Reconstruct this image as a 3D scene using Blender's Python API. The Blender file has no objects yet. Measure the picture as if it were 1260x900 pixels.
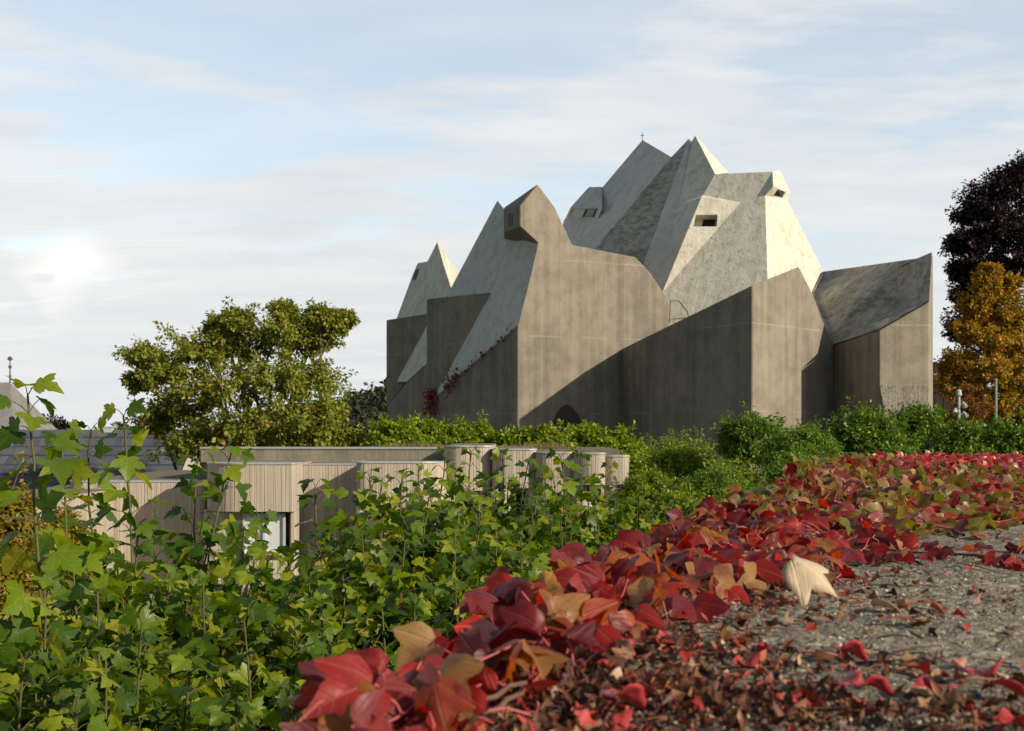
import bpy, bmesh, math, random
import numpy as np
from mathutils import Vector, Matrix

C = bpy.context.scene
COL = C.collection
EYE = 5.5                       # height of the lens above the church forecourt
FPX, CX, HY = 1500.0, 630.0, 530.0
SUN_AZ, SUN_EL = math.radians(55), math.radians(25)
SUN = Vector((math.sin(SUN_AZ)*math.cos(SUN_EL), -math.cos(SUN_AZ)*math.cos(SUN_EL), math.sin(SUN_EL)))

def P(px, py, Y):               # a sight line followed to the distance Y
    return Vector(((px-CX)/FPX*Y, Y, EYE+(HY-py)/FPX*Y))
def plane3(a, b, c):
    n = (b-a).cross(c-a).normalized()
    return (n, n.dot(a))
def vplane(p, q):               # upright plane over two plan points
    d = Vector((q[0]-p[0], q[1]-p[1], 0)); n = Vector((d.y, -d.x, 0)).normalized()
    return (n, n.dot(Vector((p[0], p[1], 0))))
def hit(px, py, pl):
    o = Vector((0, 0, EYE)); d = Vector(((px-CX)/FPX, 1, (HY-py)/FPX))
    t = (pl[1]-pl[0].dot(o))/pl[0].dot(d)
    return o+d*t

# ------------------------------------------------------------------ objects
def tag(o, label=None, cat=None, group=None, kind=None):
    if label: o['label'] = label
    if cat: o['category'] = cat
    if group: o['group'] = group
    if kind: o['kind'] = kind
    return o
def empty(name, loc, label=None, cat=None, group=None):
    o = bpy.data.objects.new(name, None); COL.objects.link(o); o.location = loc
    o.empty_display_size = .2
    return tag(o, label, cat, group)
def link_mesh(name, me, m, parent=None):
    o = bpy.data.objects.new(name, me); COL.objects.link(o)
    if m is not None:
        for k in (m if isinstance(m, (list, tuple)) else [m]): me.materials.append(k)
    if parent is not None:
        o.parent = parent; o.matrix_parent_inverse = Matrix.Translation(parent.location).inverted()
    return o
def mesh_np(name, v, f, m, parent=None, uv=None, smooth=True):
    """v (n,3), f (m,k) equal-sized faces or list of lists"""
    me = bpy.data.meshes.new(name)
    v = np.asarray(v, dtype=np.float32)
    if isinstance(f, np.ndarray):
        k = f.shape[1]; n = len(f)
        me.vertices.add(len(v)); me.vertices.foreach_set('co', v.ravel())
        me.loops.add(n*k); me.loops.foreach_set('vertex_index', f.astype(np.int32).ravel())
        me.polygons.add(n); me.polygons.foreach_set('loop_start', np.arange(0, n*k, k, dtype=np.int32))
        me.polygons.foreach_set('loop_total', np.full(n, k, dtype=np.int32))
        if uv is not None:
            l = me.uv_layers.new(name='UVMap'); l.data.foreach_set('uv', np.asarray(uv, np.float32)[f.ravel()].ravel())
        me.update(calc_edges=True)
    else:
        me.from_pydata([tuple(p) for p in v], [], f); me.update()
    if smooth: me.polygons.foreach_set('use_smooth', np.ones(len(me.polygons), dtype=bool))
    return link_mesh(name, me, m, parent)
def bm_obj(name, bm, m, parent=None, smooth=False, bevel=0):
    bmesh.ops.recalc_face_normals(bm, faces=bm.faces[:])
    me = bpy.data.meshes.new(name); bm.to_mesh(me); bm.free()
    if smooth: me.polygons.foreach_set('use_smooth', np.ones(len(me.polygons), dtype=bool))
    o = link_mesh(name, me, m, parent)
    if bevel:
        b = o.modifiers.new('edge', 'BEVEL'); b.width = bevel; b.segments = 1; b.limit_method = 'ANGLE'
    return o
def add_box(bm, c, s, rz=0, rot=None):
    mt = Matrix.Translation(Vector(c)) @ (rot.to_4x4() if rot is not None else Matrix.Rotation(rz, 4, 'Z')) @ Matrix.Diagonal((s[0], s[1], s[2], 1))
    bmesh.ops.create_cube(bm, size=1, matrix=mt)
def add_tube(bm, pts, rads, n=6):
    """tapering tube through pts"""
    pts = [Vector(p) for p in pts]; rings = []
    up = Vector((.13, .21, 1)).normalized()
    for i, p in enumerate(pts):
        d = (pts[min(i+1, len(pts)-1)]-pts[max(i-1, 0)]).normalized()
        a = d.cross(up)
        if a.length < 1e-3: a = d.cross(Vector((1, 0, 0)))
        a.normalize(); b = d.cross(a)
        r = rads[i] if isinstance(rads, (list, tuple)) else rads
        rings.append([bm.verts.new(p+(a*math.cos(t)+b*math.sin(t))*r) for t in [2*math.pi*k/n for k in range(n)]])
    for r0, r1 in zip(rings, rings[1:]):
        for k in range(n): bm.faces.new((r0[k], r0[(k+1) % n], r1[(k+1) % n], r1[k]))
    bm.faces.new(rings[0]); bm.faces.new(rings[-1])
def tubes_np(segs, n=3):
    """many thin tubes at once: segs = list of (pts array (k,3), radius0, radius1)"""
    V, F, o = [], [], 0
    for pts, r0, r1 in segs:
        pts = np.asarray(pts, float); k = len(pts)
        d = np.gradient(pts, axis=0); d /= np.linalg.norm(d, axis=1, keepdims=True)+1e-9
        a = np.cross(d, [.31, .17, .93]); a /= np.linalg.norm(a, axis=1, keepdims=True)+1e-9
        b = np.cross(d, a); r = np.linspace(r0, r1, k)[:, None]
        for j in range(n):
            t = 2*math.pi*j/n
            V.append(pts+(a*math.cos(t)+b*math.sin(t))*r)
        i = np.arange(k-1)
        for j in range(n):
            j2 = (j+1) % n
            F.append(np.stack([o+j*k+i, o+j2*k+i, o+j2*k+i+1, o+j*k+i+1], 1))
        o += k*n
    return np.concatenate(V), np.concatenate(F)

# ------------------------------------------------------------------ materials
class NT:
    def __init__(s, name):
        s.m = bpy.data.materials.new(name); s.m.use_nodes = True
        s.t = s.m.node_tree; s.t.nodes.clear()
        s.out = s.t.nodes.new('ShaderNodeOutputMaterial')
    def n(s, typ, **kw):
        o = s.t.nodes.new('ShaderNode'+typ)
        for k, v in kw.items():
            if k[0] == '_':
                key = k[1:]
                key = int(key) if key.isdigit() else key.replace('__', ' ')
                s.set(o, key, v)
            else: setattr(o, k, v)
        return o
    def set(s, o, key, v):
        i = o.inputs[key]
        if isinstance(v, bpy.types.NodeSocket): s.t.links.new(v, i)
        else: i.default_value = v
    def link(s, a, b): s.t.links.new(a, b)
    def math(s, op, a, b=None, c=None, clamp=False):
        o = s.n('Math', operation=op, use_clamp=clamp); s.set(o, 0, a)
        if b is not None: s.set(o, 1, b)
        if c is not None: s.set(o, 2, c)
        return o.outputs[0]
    def vmul(s, v, k):
        o = s.n('VectorMath', operation='MULTIPLY'); s.set(o, 0, v); o.inputs[1].default_value = k
        return o.outputs[0]
    def noise(s, vec, scale, detail=4, rough=.55, dist=0, out='Fac'):
        o = s.n('TexNoise'); s.set(o, 'Vector', vec); o.inputs['Scale'].default_value = scale
        o.inputs['Detail'].default_value = detail; o.inputs['Roughness'].default_value = rough; o.inputs['Distortion'].default_value = dist
        return o.outputs[out]
    def ramp(s, fac, stops, interp='LINEAR'):
        o = s.n('ValToRGB'); s.set(o, 0, fac); r = o.color_ramp; r.interpolation = interp
        while len(r.elements) < len(stops): r.elements.new(.5)
        for e, (p, c) in zip(r.elements, stops):
            e.position = p; e.color = (*c, 1) if len(c) == 3 else c
        return o.outputs[0]
    def step(s, fac, a, b):
        o = s.n('MapRange', interpolation_type='SMOOTHSTEP'); s.set(o, 0, fac)
        o.inputs[1].default_value = a; o.inputs[2].default_value = b
        return o.outputs[0]
    def mix(s, fac, a, b, mode='MIX'):
        o = s.n('Mix', data_type='RGBA', blend_type=mode); s.set(o, 0, fac)
        s.set(o, 6, a if isinstance(a, bpy.types.NodeSocket) else (*a, 1)); s.set(o, 7, b if isinstance(b, bpy.types.NodeSocket) else (*b, 1))
        return o.outputs[2]
    def bump(s, h, strength, dist=.02, normal=None):
        o = s.n('Bump'); s.set(o, 'Height', h); o.inputs['Strength'].default_value = strength; o.inputs['Distance'].default_value = dist
        if normal is not None: s.set(o, 'Normal', normal)
        return o.outputs[0]
    def bsdf(s, col, rough=.8, normal=None, spec=.3, metal=0):
        o = s.n('BsdfPrincipled'); s.set(o, 'Base Color', col if isinstance(col, bpy.types.NodeSocket) else (*col, 1))
        s.set(o, 'Roughness', rough); s.set(o, 'Specular IOR Level', spec); s.set(o, 'Metallic', metal)
        if normal is not None: s.set(o, 'Normal', normal)
        return o
    def done(s, sh): s.link(sh, s.out.inputs[0]); return s.m
    def pos(s): return s.n('NewGeometry').outputs['Position']

def mat_plain(name, col, rough=.7, spec=.3, metal=0, var=.15, scale=8):
    t = NT(name); p = t.pos()
    f = t.noise(p, scale, 4)
    c = t.mix(f, [x*(1-var) for x in col], [min(1, x*(1+var)) for x in col])
    return t.done(t.bsdf(c, rough, t.bump(f, .15), spec, metal).outputs[0])

def mat_concrete(name, base, dark, stain=.6, boards=1.6, blot=0.35, rough_scale=1.0, pour=True, lichen=None, bumpk=.35, sk=.42, rust=0):
    t = NT(name); p = t.pos()
    big = t.noise(p, .22, 4, .6)
    med = t.noise(p, 1.3, 5, .62)
    fine = t.noise(p, 9, 4, .7)
    streak = t.noise(t.vmul(p, (1.1, 1.1, .05)), 1.5, 5, .65)          # rain streaks
    brd = t.noise(t.vmul(p, (1, 1, .012)), boards*2.2, 3, .7)          # shuttering boards
    f = t.math('ADD', t.math('MULTIPLY', t.math('ADD', t.math('MULTIPLY', big, .55), t.math('MULTIPLY', med, .45)), 1-sk), t.math('MULTIPLY', streak, sk))
    f = t.step(f, .38, .64)
    col = t.mix(t.math('MULTIPLY', f, stain), base, dark)
    col = t.mix(t.math('MULTIPLY', t.step(brd, .35, .7), .12), col, dark)
    sp = t.step(t.math('MULTIPLY', med, t.math('ADD', fine, .5)), .5, .72)
    col = t.mix(t.math('MULTIPLY', sp, blot), col, [x*.45 for x in dark])
    lt = t.step(med, .56, .78)
    col = t.mix(t.math('MULTIPLY', lt, .25), col, [min(1, x*1.35) for x in base])
    if lichen is not None:
        l = t.noise(t.vmul(p, (.8, .8, 1.2)), .5, 6, .7, .3)
        l2 = t.noise(t.vmul(p, (.7, .7, 2.2)), 1.9, 6, .78)
        lf = t.step(t.math('ADD', t.math('MULTIPLY', l, .38), t.math('MULTIPLY', l2, .62)), .43, .60)
        col = t.mix(t.math('MULTIPLY', lf, lichen[0]), col, lichen[1])
    if rust:
        r1 = t.step(t.noise(t.vmul(p, (1, 1, .35)), .9, 5, .7), .56, .72)
        col = t.mix(t.math('MULTIPLY', r1, rust), col, (.33, .255, .15))
        r2 = t.step(t.noise(p, 3.6, 2, .5), .66, .72)
        col = t.mix(t.math('MULTIPLY', r2, .55), col, (.12, .11, .09))
    if pour:
        sx = t.n('SeparateXYZ'); t.set(sx, 0, p)
        z = t.math('ADD', sx.outputs[2], t.math('MULTIPLY', t.noise(p, .4, 2), .12))
        w = t.math('ABSOLUTE', t.math('SUBTRACT', t.math('FRACT', t.math('MULTIPLY', z, .23)), .5))
        ln = t.math('MULTIPLY', t.math('SUBTRACT', 1, t.step(w, .004, .012)), t.step(t.noise(p, .5, 2), .42, .6))
        col = t.mix(t.math('MULTIPLY', ln, .4), col, [min(1, x*1.5) for x in base])
    h = t.math('ADD', t.math('MULTIPLY', med, .6), t.math('ADD', t.math('MULTIPLY', fine, .3), t.math('MULTIPLY', brd, .5)))
    return t.done(t.bsdf(col, .9, t.bump(h, bumpk, .12), .2).outputs[0])

def mat_leaf(name, stops, rough=.42, trans=.35, tcol=None, spec=.4, veins=0, blotch=None, patch=.0):
    """stops: colour ramp over the per-leaf random value"""
    t = NT(name); g = t.n('NewGeometry'); rnd = g.outputs['Random Per Island']
    col = t.ramp(rnd, stops)
    p = g.outputs['Position']
    if patch:
        q = t.noise(p, patch, 3)
        hs = t.n('HueSaturation'); t.set(hs, 'Color', col)
        t.set(hs, 'Value', t.math('ADD', .65, t.math('MULTIPLY', q, .7))); col = hs.outputs[0]
    nrm = None
    if veins:
        uv = t.n('TexCoord').outputs['UV']; sx = t.n('SeparateXYZ'); t.set(sx, 0, uv)
        x, y = sx.outputs[0], sx.outputs[1]
        ax = t.math('ABSOLUTE', x)
        ang = t.math('ARCTAN2', ax, t.math('ADD', y, .02))
        r = t.math('SQRT', t.math('ADD', t.math('MULTIPLY', x, x), t.math('MULTIPLY', y, y)))
        d = t.math('MULTIPLY', t.math('MINIMUM', ang, t.math('ABSOLUTE', t.math('SUBTRACT', ang, .78))), r)
        side = t.math('ABSOLUTE', t.math('SUBTRACT', t.math('FRACT', t.math('ADD', t.math('MULTIPLY', y, 5.5), t.math('MULTIPLY', ax, -4.5))), .5))
        sv = t.math('MULTIPLY', t.math('SUBTRACT', 1, t.step(side, .0, .09)), .5)
        v = t.math('MAXIMUM', t.math('SUBTRACT', 1, t.step(d, .004, .022)), sv)
        nz = t.noise(p, 55, 3)
        nrm = t.bump(t.math('ADD', t.math('MULTIPLY', v, -.5), t.math('MULTIPLY', nz, .6)), .5, .004)
        hs = t.n('HueSaturation'); t.set(hs, 'Color', col); hs.inputs['Value'].default_value = 1.6; hs.inputs['Saturation'].default_value = .75
        col = t.mix(t.math('MULTIPLY', v, veins), col, hs.outputs[0])
    if blotch:
        q = t.step(t.noise(p, blotch[0], 4, .6), .5, .66)
        col = t.mix(t.math('MULTIPLY', q, blotch[2]), col, blotch[1])
    b = t.bsdf(col, rough, nrm, spec)
    tr = t.n('BsdfTranslucent')
    hs = t.n('HueSaturation'); t.set(hs, 'Color', col); hs.inputs['Value'].default_value = 1.7; hs.inputs['Saturation'].default_value = 1.15
    t.link(hs.outputs[0], tr.inputs[0])
    mx = t.n('MixShader'); mx.inputs[0].default_value = trans
    t.link(b.outputs[0], mx.inputs[1]); t.link(tr.outputs[0], mx.inputs[2])
    return t.done(mx.outputs[0])

M = {}
M['wall_concrete'] = mat_concrete('weathered brown concrete', (.275, .24, .187), (.125, .112, .092), .75, blot=.22)
M['roof_concrete'] = mat_concrete('pale roof concrete', (.66, .62, .515), (.46, .43, .35), .6, .5, .4, pour=False, bumpk=.8, sk=.15, rust=.32)
M['roof_shaded'] = mat_concrete('shaded roof concrete', (.56, .55, .50), (.42, .41, .37), .6, .5, .4, pour=False, bumpk=.8, sk=.15, rust=.32)  # greyer copy of the pale concrete, shade of the left-facing folds in its colour
M['roof_lichen'] = mat_concrete('mossy roof concrete', (.46, .44, .38), (.27, .255, .215), .6, .5, .6, pour=False, lichen=(.72, (.115, .108, .088)), bumpk=1.0, sk=.1)
M['pebble'] = mat_concrete('washed pebble concrete', (.26, .235, .19), (.15, .135, .11), .6, blot=.95, bumpk=1.6)
M['door'] = mat_plain('door and recess shade', (.05, .045, .04), .7)  # near-black colour stands in for shade inside the portal and small openings
M['pane'] = mat_plain('dark window glass', (.012, .013, .014), .22, .3)
M['pane_curtained'] = mat_plain('curtained window glass', (.55, .58, .56), .2, .5, scale=3)  # even pale tone of the whitish curtains behind the glass
M['iron'] = mat_plain('rusty iron', (.10, .075, .055), .6)
M['zinc'] = mat_plain('zinc edging', (.42, .42, .41), .5, .5, .3)
M['white_paint'] = mat_plain('white painted metal', (.42, .44, .44), .4)
M['grey_paint'] = mat_plain('grey painted metal', (.25, .27, .29), .4)
M['bark'] = mat_plain('bark', (.10, .075, .05), .9, scale=20, var=.4)
M['green_stem'] = mat_plain('green stem', (.085, .08, .025), .6, scale=20, var=.3)
M['red_stem'] = mat_plain('red leaf stalk', (.42, .09, .085), .5, scale=30, var=.4)
M['vine'] = mat_plain('vine wood', (.13, .07, .045), .8, scale=40, var=.4)
# ------------------------------------------------------------------ camera, sun, sky
cam = bpy.data.objects.new('camera', bpy.data.cameras.new('camera')); COL.objects.link(cam)
cam.location = (0, 0, EYE); cam.rotation_euler = (math.pi/2, 0, 0)
cam.data.sensor_width = 36; cam.data.lens = 36*FPX/1260
cam.data.shift_y = (HY-450)/1260
cam.data.clip_start = .05; cam.data.clip_end = 9000
cam.data.dof.use_dof = True; cam.data.dof.focus_distance = 6.0; cam.data.dof.aperture_fstop = 10
C.camera = cam
sl = bpy.data.lights.new('sun', 'SUN'); sl.energy = 5.0; sl.angle = math.radians(.6); sl.color = (1, .885, .71)
so = bpy.data.objects.new('sun', sl); COL.objects.link(so)
so.rotation_euler = SUN.to_track_quat('Z', 'Y').to_euler(); so.location = (20, -20, 40)

W = bpy.data.worlds.new('World'); C.world = W; W.use_nodes = True
nt = W.node_tree; nt.nodes.clear()
t = NT.__new__(NT); t.t = nt
out = nt.nodes.new('ShaderNodeOutputWorld'); bg = nt.nodes.new('ShaderNodeBackground')
sky = nt.nodes.new('ShaderNodeTexSky'); sky.sky_type = 'NISHITA'; sky.sun_disc = False
sky.sun_elevation = SUN_EL; sky.sun_rotation = math.pi-SUN_AZ
sky.air_density = 1.0; sky.dust_density = .6; sky.ozone_density = 1.2
g = t.n('TexCoord').outputs['Generated']
sx = t.n('SeparateXYZ'); t.set(sx, 0, g)
zz = t.math('MAXIMUM', sx.outputs[2], 0)
den = t.math('ADD', zz, .16)
cb = t.n('CombineXYZ'); t.set(cb, 0, t.math('DIVIDE', sx.outputs[0], den)); t.set(cb, 1, t.math('DIVIDE', sx.outputs[1], den))
q = cb.outputs[0]
def sdir(px, py):
    return Vector(((px-CX)/FPX, 1, (HY-py)/FPX)).normalized()
def blob(px, py, ax, az, sharp=1.0, warp=None):     # soft patch in a direction of the sky
    d = sdir(px, py)
    v = t.n('VectorMath', operation='SUBTRACT'); t.set(v, 0, warp if warp is not None else g); v.inputs[1].default_value = d
    v2 = t.vmul(v.outputs[0], (1/ax, 0, 1/az))
    l = t.n('VectorMath', operation='LENGTH'); t.set(l, 0, v2)
    s = t.math('SUBTRACT', 1, t.step(l.outputs['Value'], .1, 1.0))
    return s
wn = t.n('TexNoise'); t.set(wn, 'Vector', t.vmul(g, (5, 5, 13))); wn.inputs['Scale'].default_value = 1; wn.inputs['Detail'].default_value = 5
wv = t.n('VectorMath', operation='MULTIPLY_ADD'); t.set(wv, 0, wn.outputs['Color']); wv.inputs[1].default_value = (.16, 0, .09)
gs = t.n('VectorMath', operation='ADD'); t.set(gs, 0, g); gs.inputs[1].default_value = (-.08, 0, -.045); t.set(wv, 2, gs.outputs[0])
G2 = wv.outputs[0]
rot = t.n('VectorRotate', rotation_type='Z_AXIS'); t.set(rot, 'Vector', q); rot.inputs['Angle'].default_value = .35
c1 = t.noise(t.vmul(rot.outputs[0], (.55, 1.5, 1)), 1.1, 7, .58, .35)
c2 = t.noise(t.vmul(q, (1, 2.2, 1)), 3.2, 6, .6, .2)
cl = t.math('ADD', t.math('MULTIPLY', c1, .6), t.math('MULTIPLY', c2, .4))
blue = t.math('ADD', t.math('MULTIPLY', blob(230, 150, .21, .055, 1, G2), .55),
       t.math('ADD', t.math('MULTIPLY', blob(450, 20, .34, .05, 1, G2), .75), t.math('ADD', t.math('MULTIPLY', blob(640, 235, .22, .05, 1, G2), .30), t.math('MULTIPLY', blob(1180, 30, .18, .09, 1, G2), .25))))
cl = t.math('SUBTRACT', t.math('ADD', cl, .13), t.math('MULTIPLY', blue, .42))
low = t.math('SUBTRACT', 1, t.step(sx.outputs[2], .02, .3))
cov = t.step(t.math('ADD', cl, t.math('MULTIPLY', low, .14)), .36, .72)
cov = t.math('MAXIMUM', cov, .55)
shade = t.step(t.noise(t.vmul(q, (1, 2.6, 1)), 1.5, 6, .6), .3, .72)
ccol = t.mix(shade, (6.4, 6.8, 7.2), (7.7, 7.75, 7.75))
lowc = t.mix(t.math('MULTIPLY', low, .5), ccol, (7.2, 7.2, 7.2))
bright = t.math('MAXIMUM', t.math('MULTIPLY', blob(64, 330, .048, .055, 1, G2), 1.0), t.math('MULTIPLY', blob(0, 310, (.20), .14, 1, G2), .16))
ccol2 = t.mix(bright, lowc, (9.4, 9.3, 9.0))
wisp = t.math('MULTIPLY', t.math('SUBTRACT', 1, t.step(t.noise(t.vmul(g, (16, 16, 60)), 1, 4, .55), .34, .42)), t.math('MULTIPLY', blob(120, 345, .16, .03), .28))
ccol2 = t.mix(wisp, ccol2, (5.2, 5.4, 5.7))
cov = t.math('MAXIMUM', cov, bright)
skyc = t.mix(1.0, sky.outputs[0], (1.9, 1.85, 1.7), 'MULTIPLY')
front = t.math('MULTIPLY', t.step(sx.outputs[1], .35, .8), t.math('SUBTRACT', 1, t.step(sx.outputs[2], .42, .75)))
zen = t.mix(.04, t.mix(1.0, sky.outputs[0], (1.08, 1.0, .86), 'MULTIPLY'), (5.2, 5.2, 5.1))
fin = t.mix(front, zen, t.mix(cov, skyc, ccol2))
nt.links.new(fin, bg.inputs[0]); bg.inputs[1].default_value = .1
nt.links.new(bg.outputs[0], out.inputs[0])
vs = C.view_settings; vs.view_transform = 'Standard'; vs.look = 'None'; vs.exposure = .17; vs.gamma = 1; vs.use_curve_mapping = False
C.render.engine = 'CYCLES'
C.cycles.max_bounces = 8; C.cycles.transparent_max_bounces = 4; C.cycles.diffuse_bounces = 4; C.cycles.transmission_bounces = 3; C.cycles.glossy_bounces = 2
C.cycles.use_denoising = True
# ------------------------------------------------------------------ the church
church = empty('church', (5, 72, 0), 'faceted grey and brown concrete church with pointed tent-like roofs', 'church')
def solid(name, faces, depth, m, parent=church, bevel=0, holes=()):
    """a shell of faces, carried straight back by depth and closed"""
    bm = bmesh.new(); vd = {}
    def gv(p):
        k = (round(p.x, 3), round(p.y, 3), round(p.z, 3))
        if k not in vd: vd[k] = bm.verts.new(p)
        return vd[k]
    for f in faces:
        try: bm.faces.new([gv(p) for p in f])
        except ValueError: pass
    for outer, hole, inner in holes:              # a face pierced by a lined recess
        es = []
        for loop in (outer, hole):
            vs_ = [gv(p) for p in loop]
            for x, y in zip(vs_, vs_[1:]+vs_[:1]):
                e = bm.edges.get((x, y)) or bm.edges.new((x, y)); es.append(e)
        bmesh.ops.triangle_fill(bm, edges=es, use_beauty=True)
        hv, iv = [gv(p) for p in hole], [gv(p) for p in inner]
        for k in range(len(hv)): bm.faces.new((hv[k], hv[(k+1) % len(hv)], iv[(k+1) % len(hv)], iv[k]))
        bm.faces.new(iv)
    be = [e for e in bm.edges if len(e.link_faces) == 1]
    r = bmesh.ops.extrude_edge_only(bm, edges=be)
    nv = [g for g in r['geom'] if isinstance(g, bmesh.types.BMVert)]
    for v in nv: v.co.y += depth
    ne = [g for g in r['geom'] if isinstance(g, bmesh.types.BMEdge) and all(x in nv for x in g.verts)]
    bmesh.ops.triangle_fill(bm, edges=ne, use_beauty=True)
    return bm_obj(name, bm, m, parent, bevel=bevel)
GZ = -.4
def toward(p, d): return p+(Vector((0, 0, EYE))-p).normalized()*d
def dn(p): return Vector((p.x, p.y, GZ))
# --- tall brown wall with the hooded head
plA = vplane(((637-CX)/FPX*68, 68), ((823-CX)/FPX*72, 72))
hA = lambda x, y: hit(x, y, plA)
top = [(661.5, 227), (682.5, 255), (703.5, 301.5), (781.5, 316.5), (800, 336), (814, 357), (823, 370.5), (822.5, 400)]
A = [hA(*p) for p in top]
b_r = hA(822.5, 560); b_l = hA(637, 560)
lft = [hA(636.5, 402), hA(654, 332), hA(661.5, 299), hA(639.6, 279), hA(639.6, 253.5)]
front = A+[dn(b_r), dn(b_l)]+lft
Yh = A[0].y+2.6
L1, L2, L3 = P(620, 256, Yh), P(620, 287, Yh), P(647, 304, Yh+.8)
solid('wall', [front, [front[0], lft[4], L1], [lft[4], lft[3], L2, L1], [lft[3], lft[2], L3, L2]], 9, M['wall_concrete'], bevel=.05)
# the small opening in the head's side, its inner shade a flat black panel
wd = solid('window', [[lft[4].lerp(L1, .42).lerp(lft[3].lerp(L2, .42), .30)+Vector((-.02, -.02, 0)), lft[4].lerp(L1, .72).lerp(lft[3].lerp(L2, .72), .30)+Vector((-.02, -.02, 0)),
       lft[4].lerp(L1, .72).lerp(lft[3].lerp(L2, .72), .80)+Vector((-.02, -.02, 0)), lft[4].lerp(L1, .42).lerp(lft[3].lerp(L2, .42), .80)+Vector((-.02, -.02, 0))]], .1, M['door'])
# the round-headed portal, a flat panel coloured dark to look recessed and shadowed
arch = []
for k in range(-12, 13):
    u = k/12*46
    arch.append(hA(697.5+u, 498+147*(u/46)**2)+Vector((0, -.02, 0)))
solid('door', [arch], .2, M['door'])
# --- wall C with its steep slope
plCw = vplane(((637-CX)/FPX*68, 68), ((525-CX)/FPX*76.5, 76.5))
hC = lambda x, y: hit(x, y, plCw)
e1, e2, e3 = hC(637, 401), hC(548, 478), hC(522, 502)
solid('wall', [[e1, e2, e3, dn(e3), dn(e1)]], 4, M['wall_concrete'], bevel=.04)
apex = P(612, 247, 76)
plC = plane3(e1+Vector((0, -.03, 0)), e2+Vector((0, -.03, 0)), apex)
hS = lambda x, y: hit(x, y, plC)
back = P(640, 290, 84)
slope = solid('roof', [[apex, hS(551, 362), hS(536, 400), hS(536, 488), hS(548, 478.5), hS(637, 401.5), hS(656, 330), hS(662, 296), hS(640, 275), hS(619, 256)]], 7, M['roof_shaded'])
# --- dark box D standing out of the slope
r1, r2 = hS(604, 360), hS(568, 463)
dd = Vector((r2.x-r1.x, r2.y-r1.y, 0))
plD = vplane((r1.x, r1.y-.05), (r1.x-4.2, r1.y+3.6))
hD = lambda x, y: hit(x, y, plD)
d_tl, d_tr, d_br, d_b2, d_bl = hD(525, 368), hD(604, 360), hD(567, 464), hD(545, 484), hD(525, 505)
solid('wall', [[d_tl, d_tr, d_br, d_b2, d_bl]], 5, M['wall_concrete'], bevel=.04)
# --- left group: small pyramid, its slope and dark wall
plEw = vplane(((527-CX)/FPX*80, 80), ((476-CX)/FPX*86, 86))
hE = lambda x, y: hit(x, y, plEw)
g1, g2, g3 = hE(527, 447), hE(500, 471), hE(476, 501)
solid('wall', [[g1, g2, g3, dn(g3), dn(g1)]], 4, M['wall_concrete'], bevel=.04)
eap = P(538, 298, 90)
plE = plane3(g1+Vector((0, -.03, 0)), g2+Vector((0, -.03, 0)), eap)
hEs = lambda x, y: hit(x, y, plE)
er = P(566, 338, 97); er2 = hEs(553, 352)
solid('roof', [[eap, hEs(526, 322), hEs(514, 324), hEs(508, 338), hEs(488, 392), hEs(486, 470), hEs(500, 470), hEs(527, 446), hEs(560, 420), er2],
               [eap, er2, P(566, 380, 95), er]], 5, M['roof_concrete'])
s1 = hEs(497, 472)
plF = vplane((hEs(525, 400).x, hEs(525, 400).y-.1), (hEs(525, 400).x-3.2, hEs(525, 400).y+2.2))
hF = lambda x, y: hit(x, y, plF)
solid('wall', [[hF(475.5, 394), hF(528, 386), hF(524, 402), hF(499, 471), hF(478, 499), hF(475.5, 503)]], 5, M['wall_concrete'], bevel=.04)
cw = [hEs(511, 333), hEs(516, 331), hEs(512, 344), hEs(508, 345)]
solid('window', [[p+Vector((-.03, -.04, 0)) for p in cw]], .1, M['door'])  # black panel painted for the dark inside of the notch
# --- wall B in front
plB = vplane(((765-CX)/FPX*70.9, 70.9), ((925.5-CX)/FPX*60, 60))
hB = lambda x, y: hit(x, y, plB)
plR = vplane(((925.5-CX)/FPX*60, 60), ((1025-CX)/FPX*66, 66))
hR = lambda x, y: hit(x, y, plR)
p1, p2 = hB(764, 430.5), hB(925.5, 351.5)
q2 = [hR(925.5, 351.5), hR(983, 328.5), hR(1000, 362), hR(1013, 397), hR(1025.5, 424)]
pm = hit(790, 417.5, plB); pm = P(790, 417.5, pm.y-1.5)       # the wall folds once near its far end
solid('wall', [[p1, pm, dn(pm), dn(p1)], [pm, q2[0], dn(q2[0]), dn(pm)], q2+[dn(q2[-1]), dn(q2[0])]], 5, M['wall_concrete'], bevel=.05)
# --- right wing with the mossy slope
a, b = q2[-1]+Vector((.0, .05, 0)), P(1081.5, 405.5, 61.1)
t1, t2 = P(1013, 334.5, 92), P(1130, 318, 64.0)
c_, t3 = P(1143, 370, 61.3), P(1146.5, 310.5, 62.4)
mid = P(1000, 360, 80)
solid('roof', [[a, b, t1], [b, c_, t1], [c_, t2, t1], [c_, t3, t2], [a, t1, mid]], 4, M['roof_lichen'])
o = Vector((.02, .04, -.06))
cE, t3E = c_+o, t3+o
edge = P(1147.8, 310, 63.4)
kb = [b+o, cE, dn(cE), dn(b+o)]
solid('wall', [[a+o, b+o, dn(b+o), dn(a+o)], kb, [cE, t3E, Vector((edge.x, edge.y, t3E.z)), dn(edge), dn(cE)]], 5, M['wall_concrete'], bevel=.04)
# washed pebble panel at the foot of the end wall
f = Vector((-.02, -.05, 0))
pk = vplane((b.x, b.y), (c_.x, c_.y))
hK = lambda x, y: hit(x, y, pk)
solid('pebble_panel', [[hK(1082.5, 474)+f, hK(1142, 475)+f, dn(hK(1142, 475))+f, dn(hK(1096, 560))+f, hK(1087, 500)+f]], .2, M['pebble'])
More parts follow.
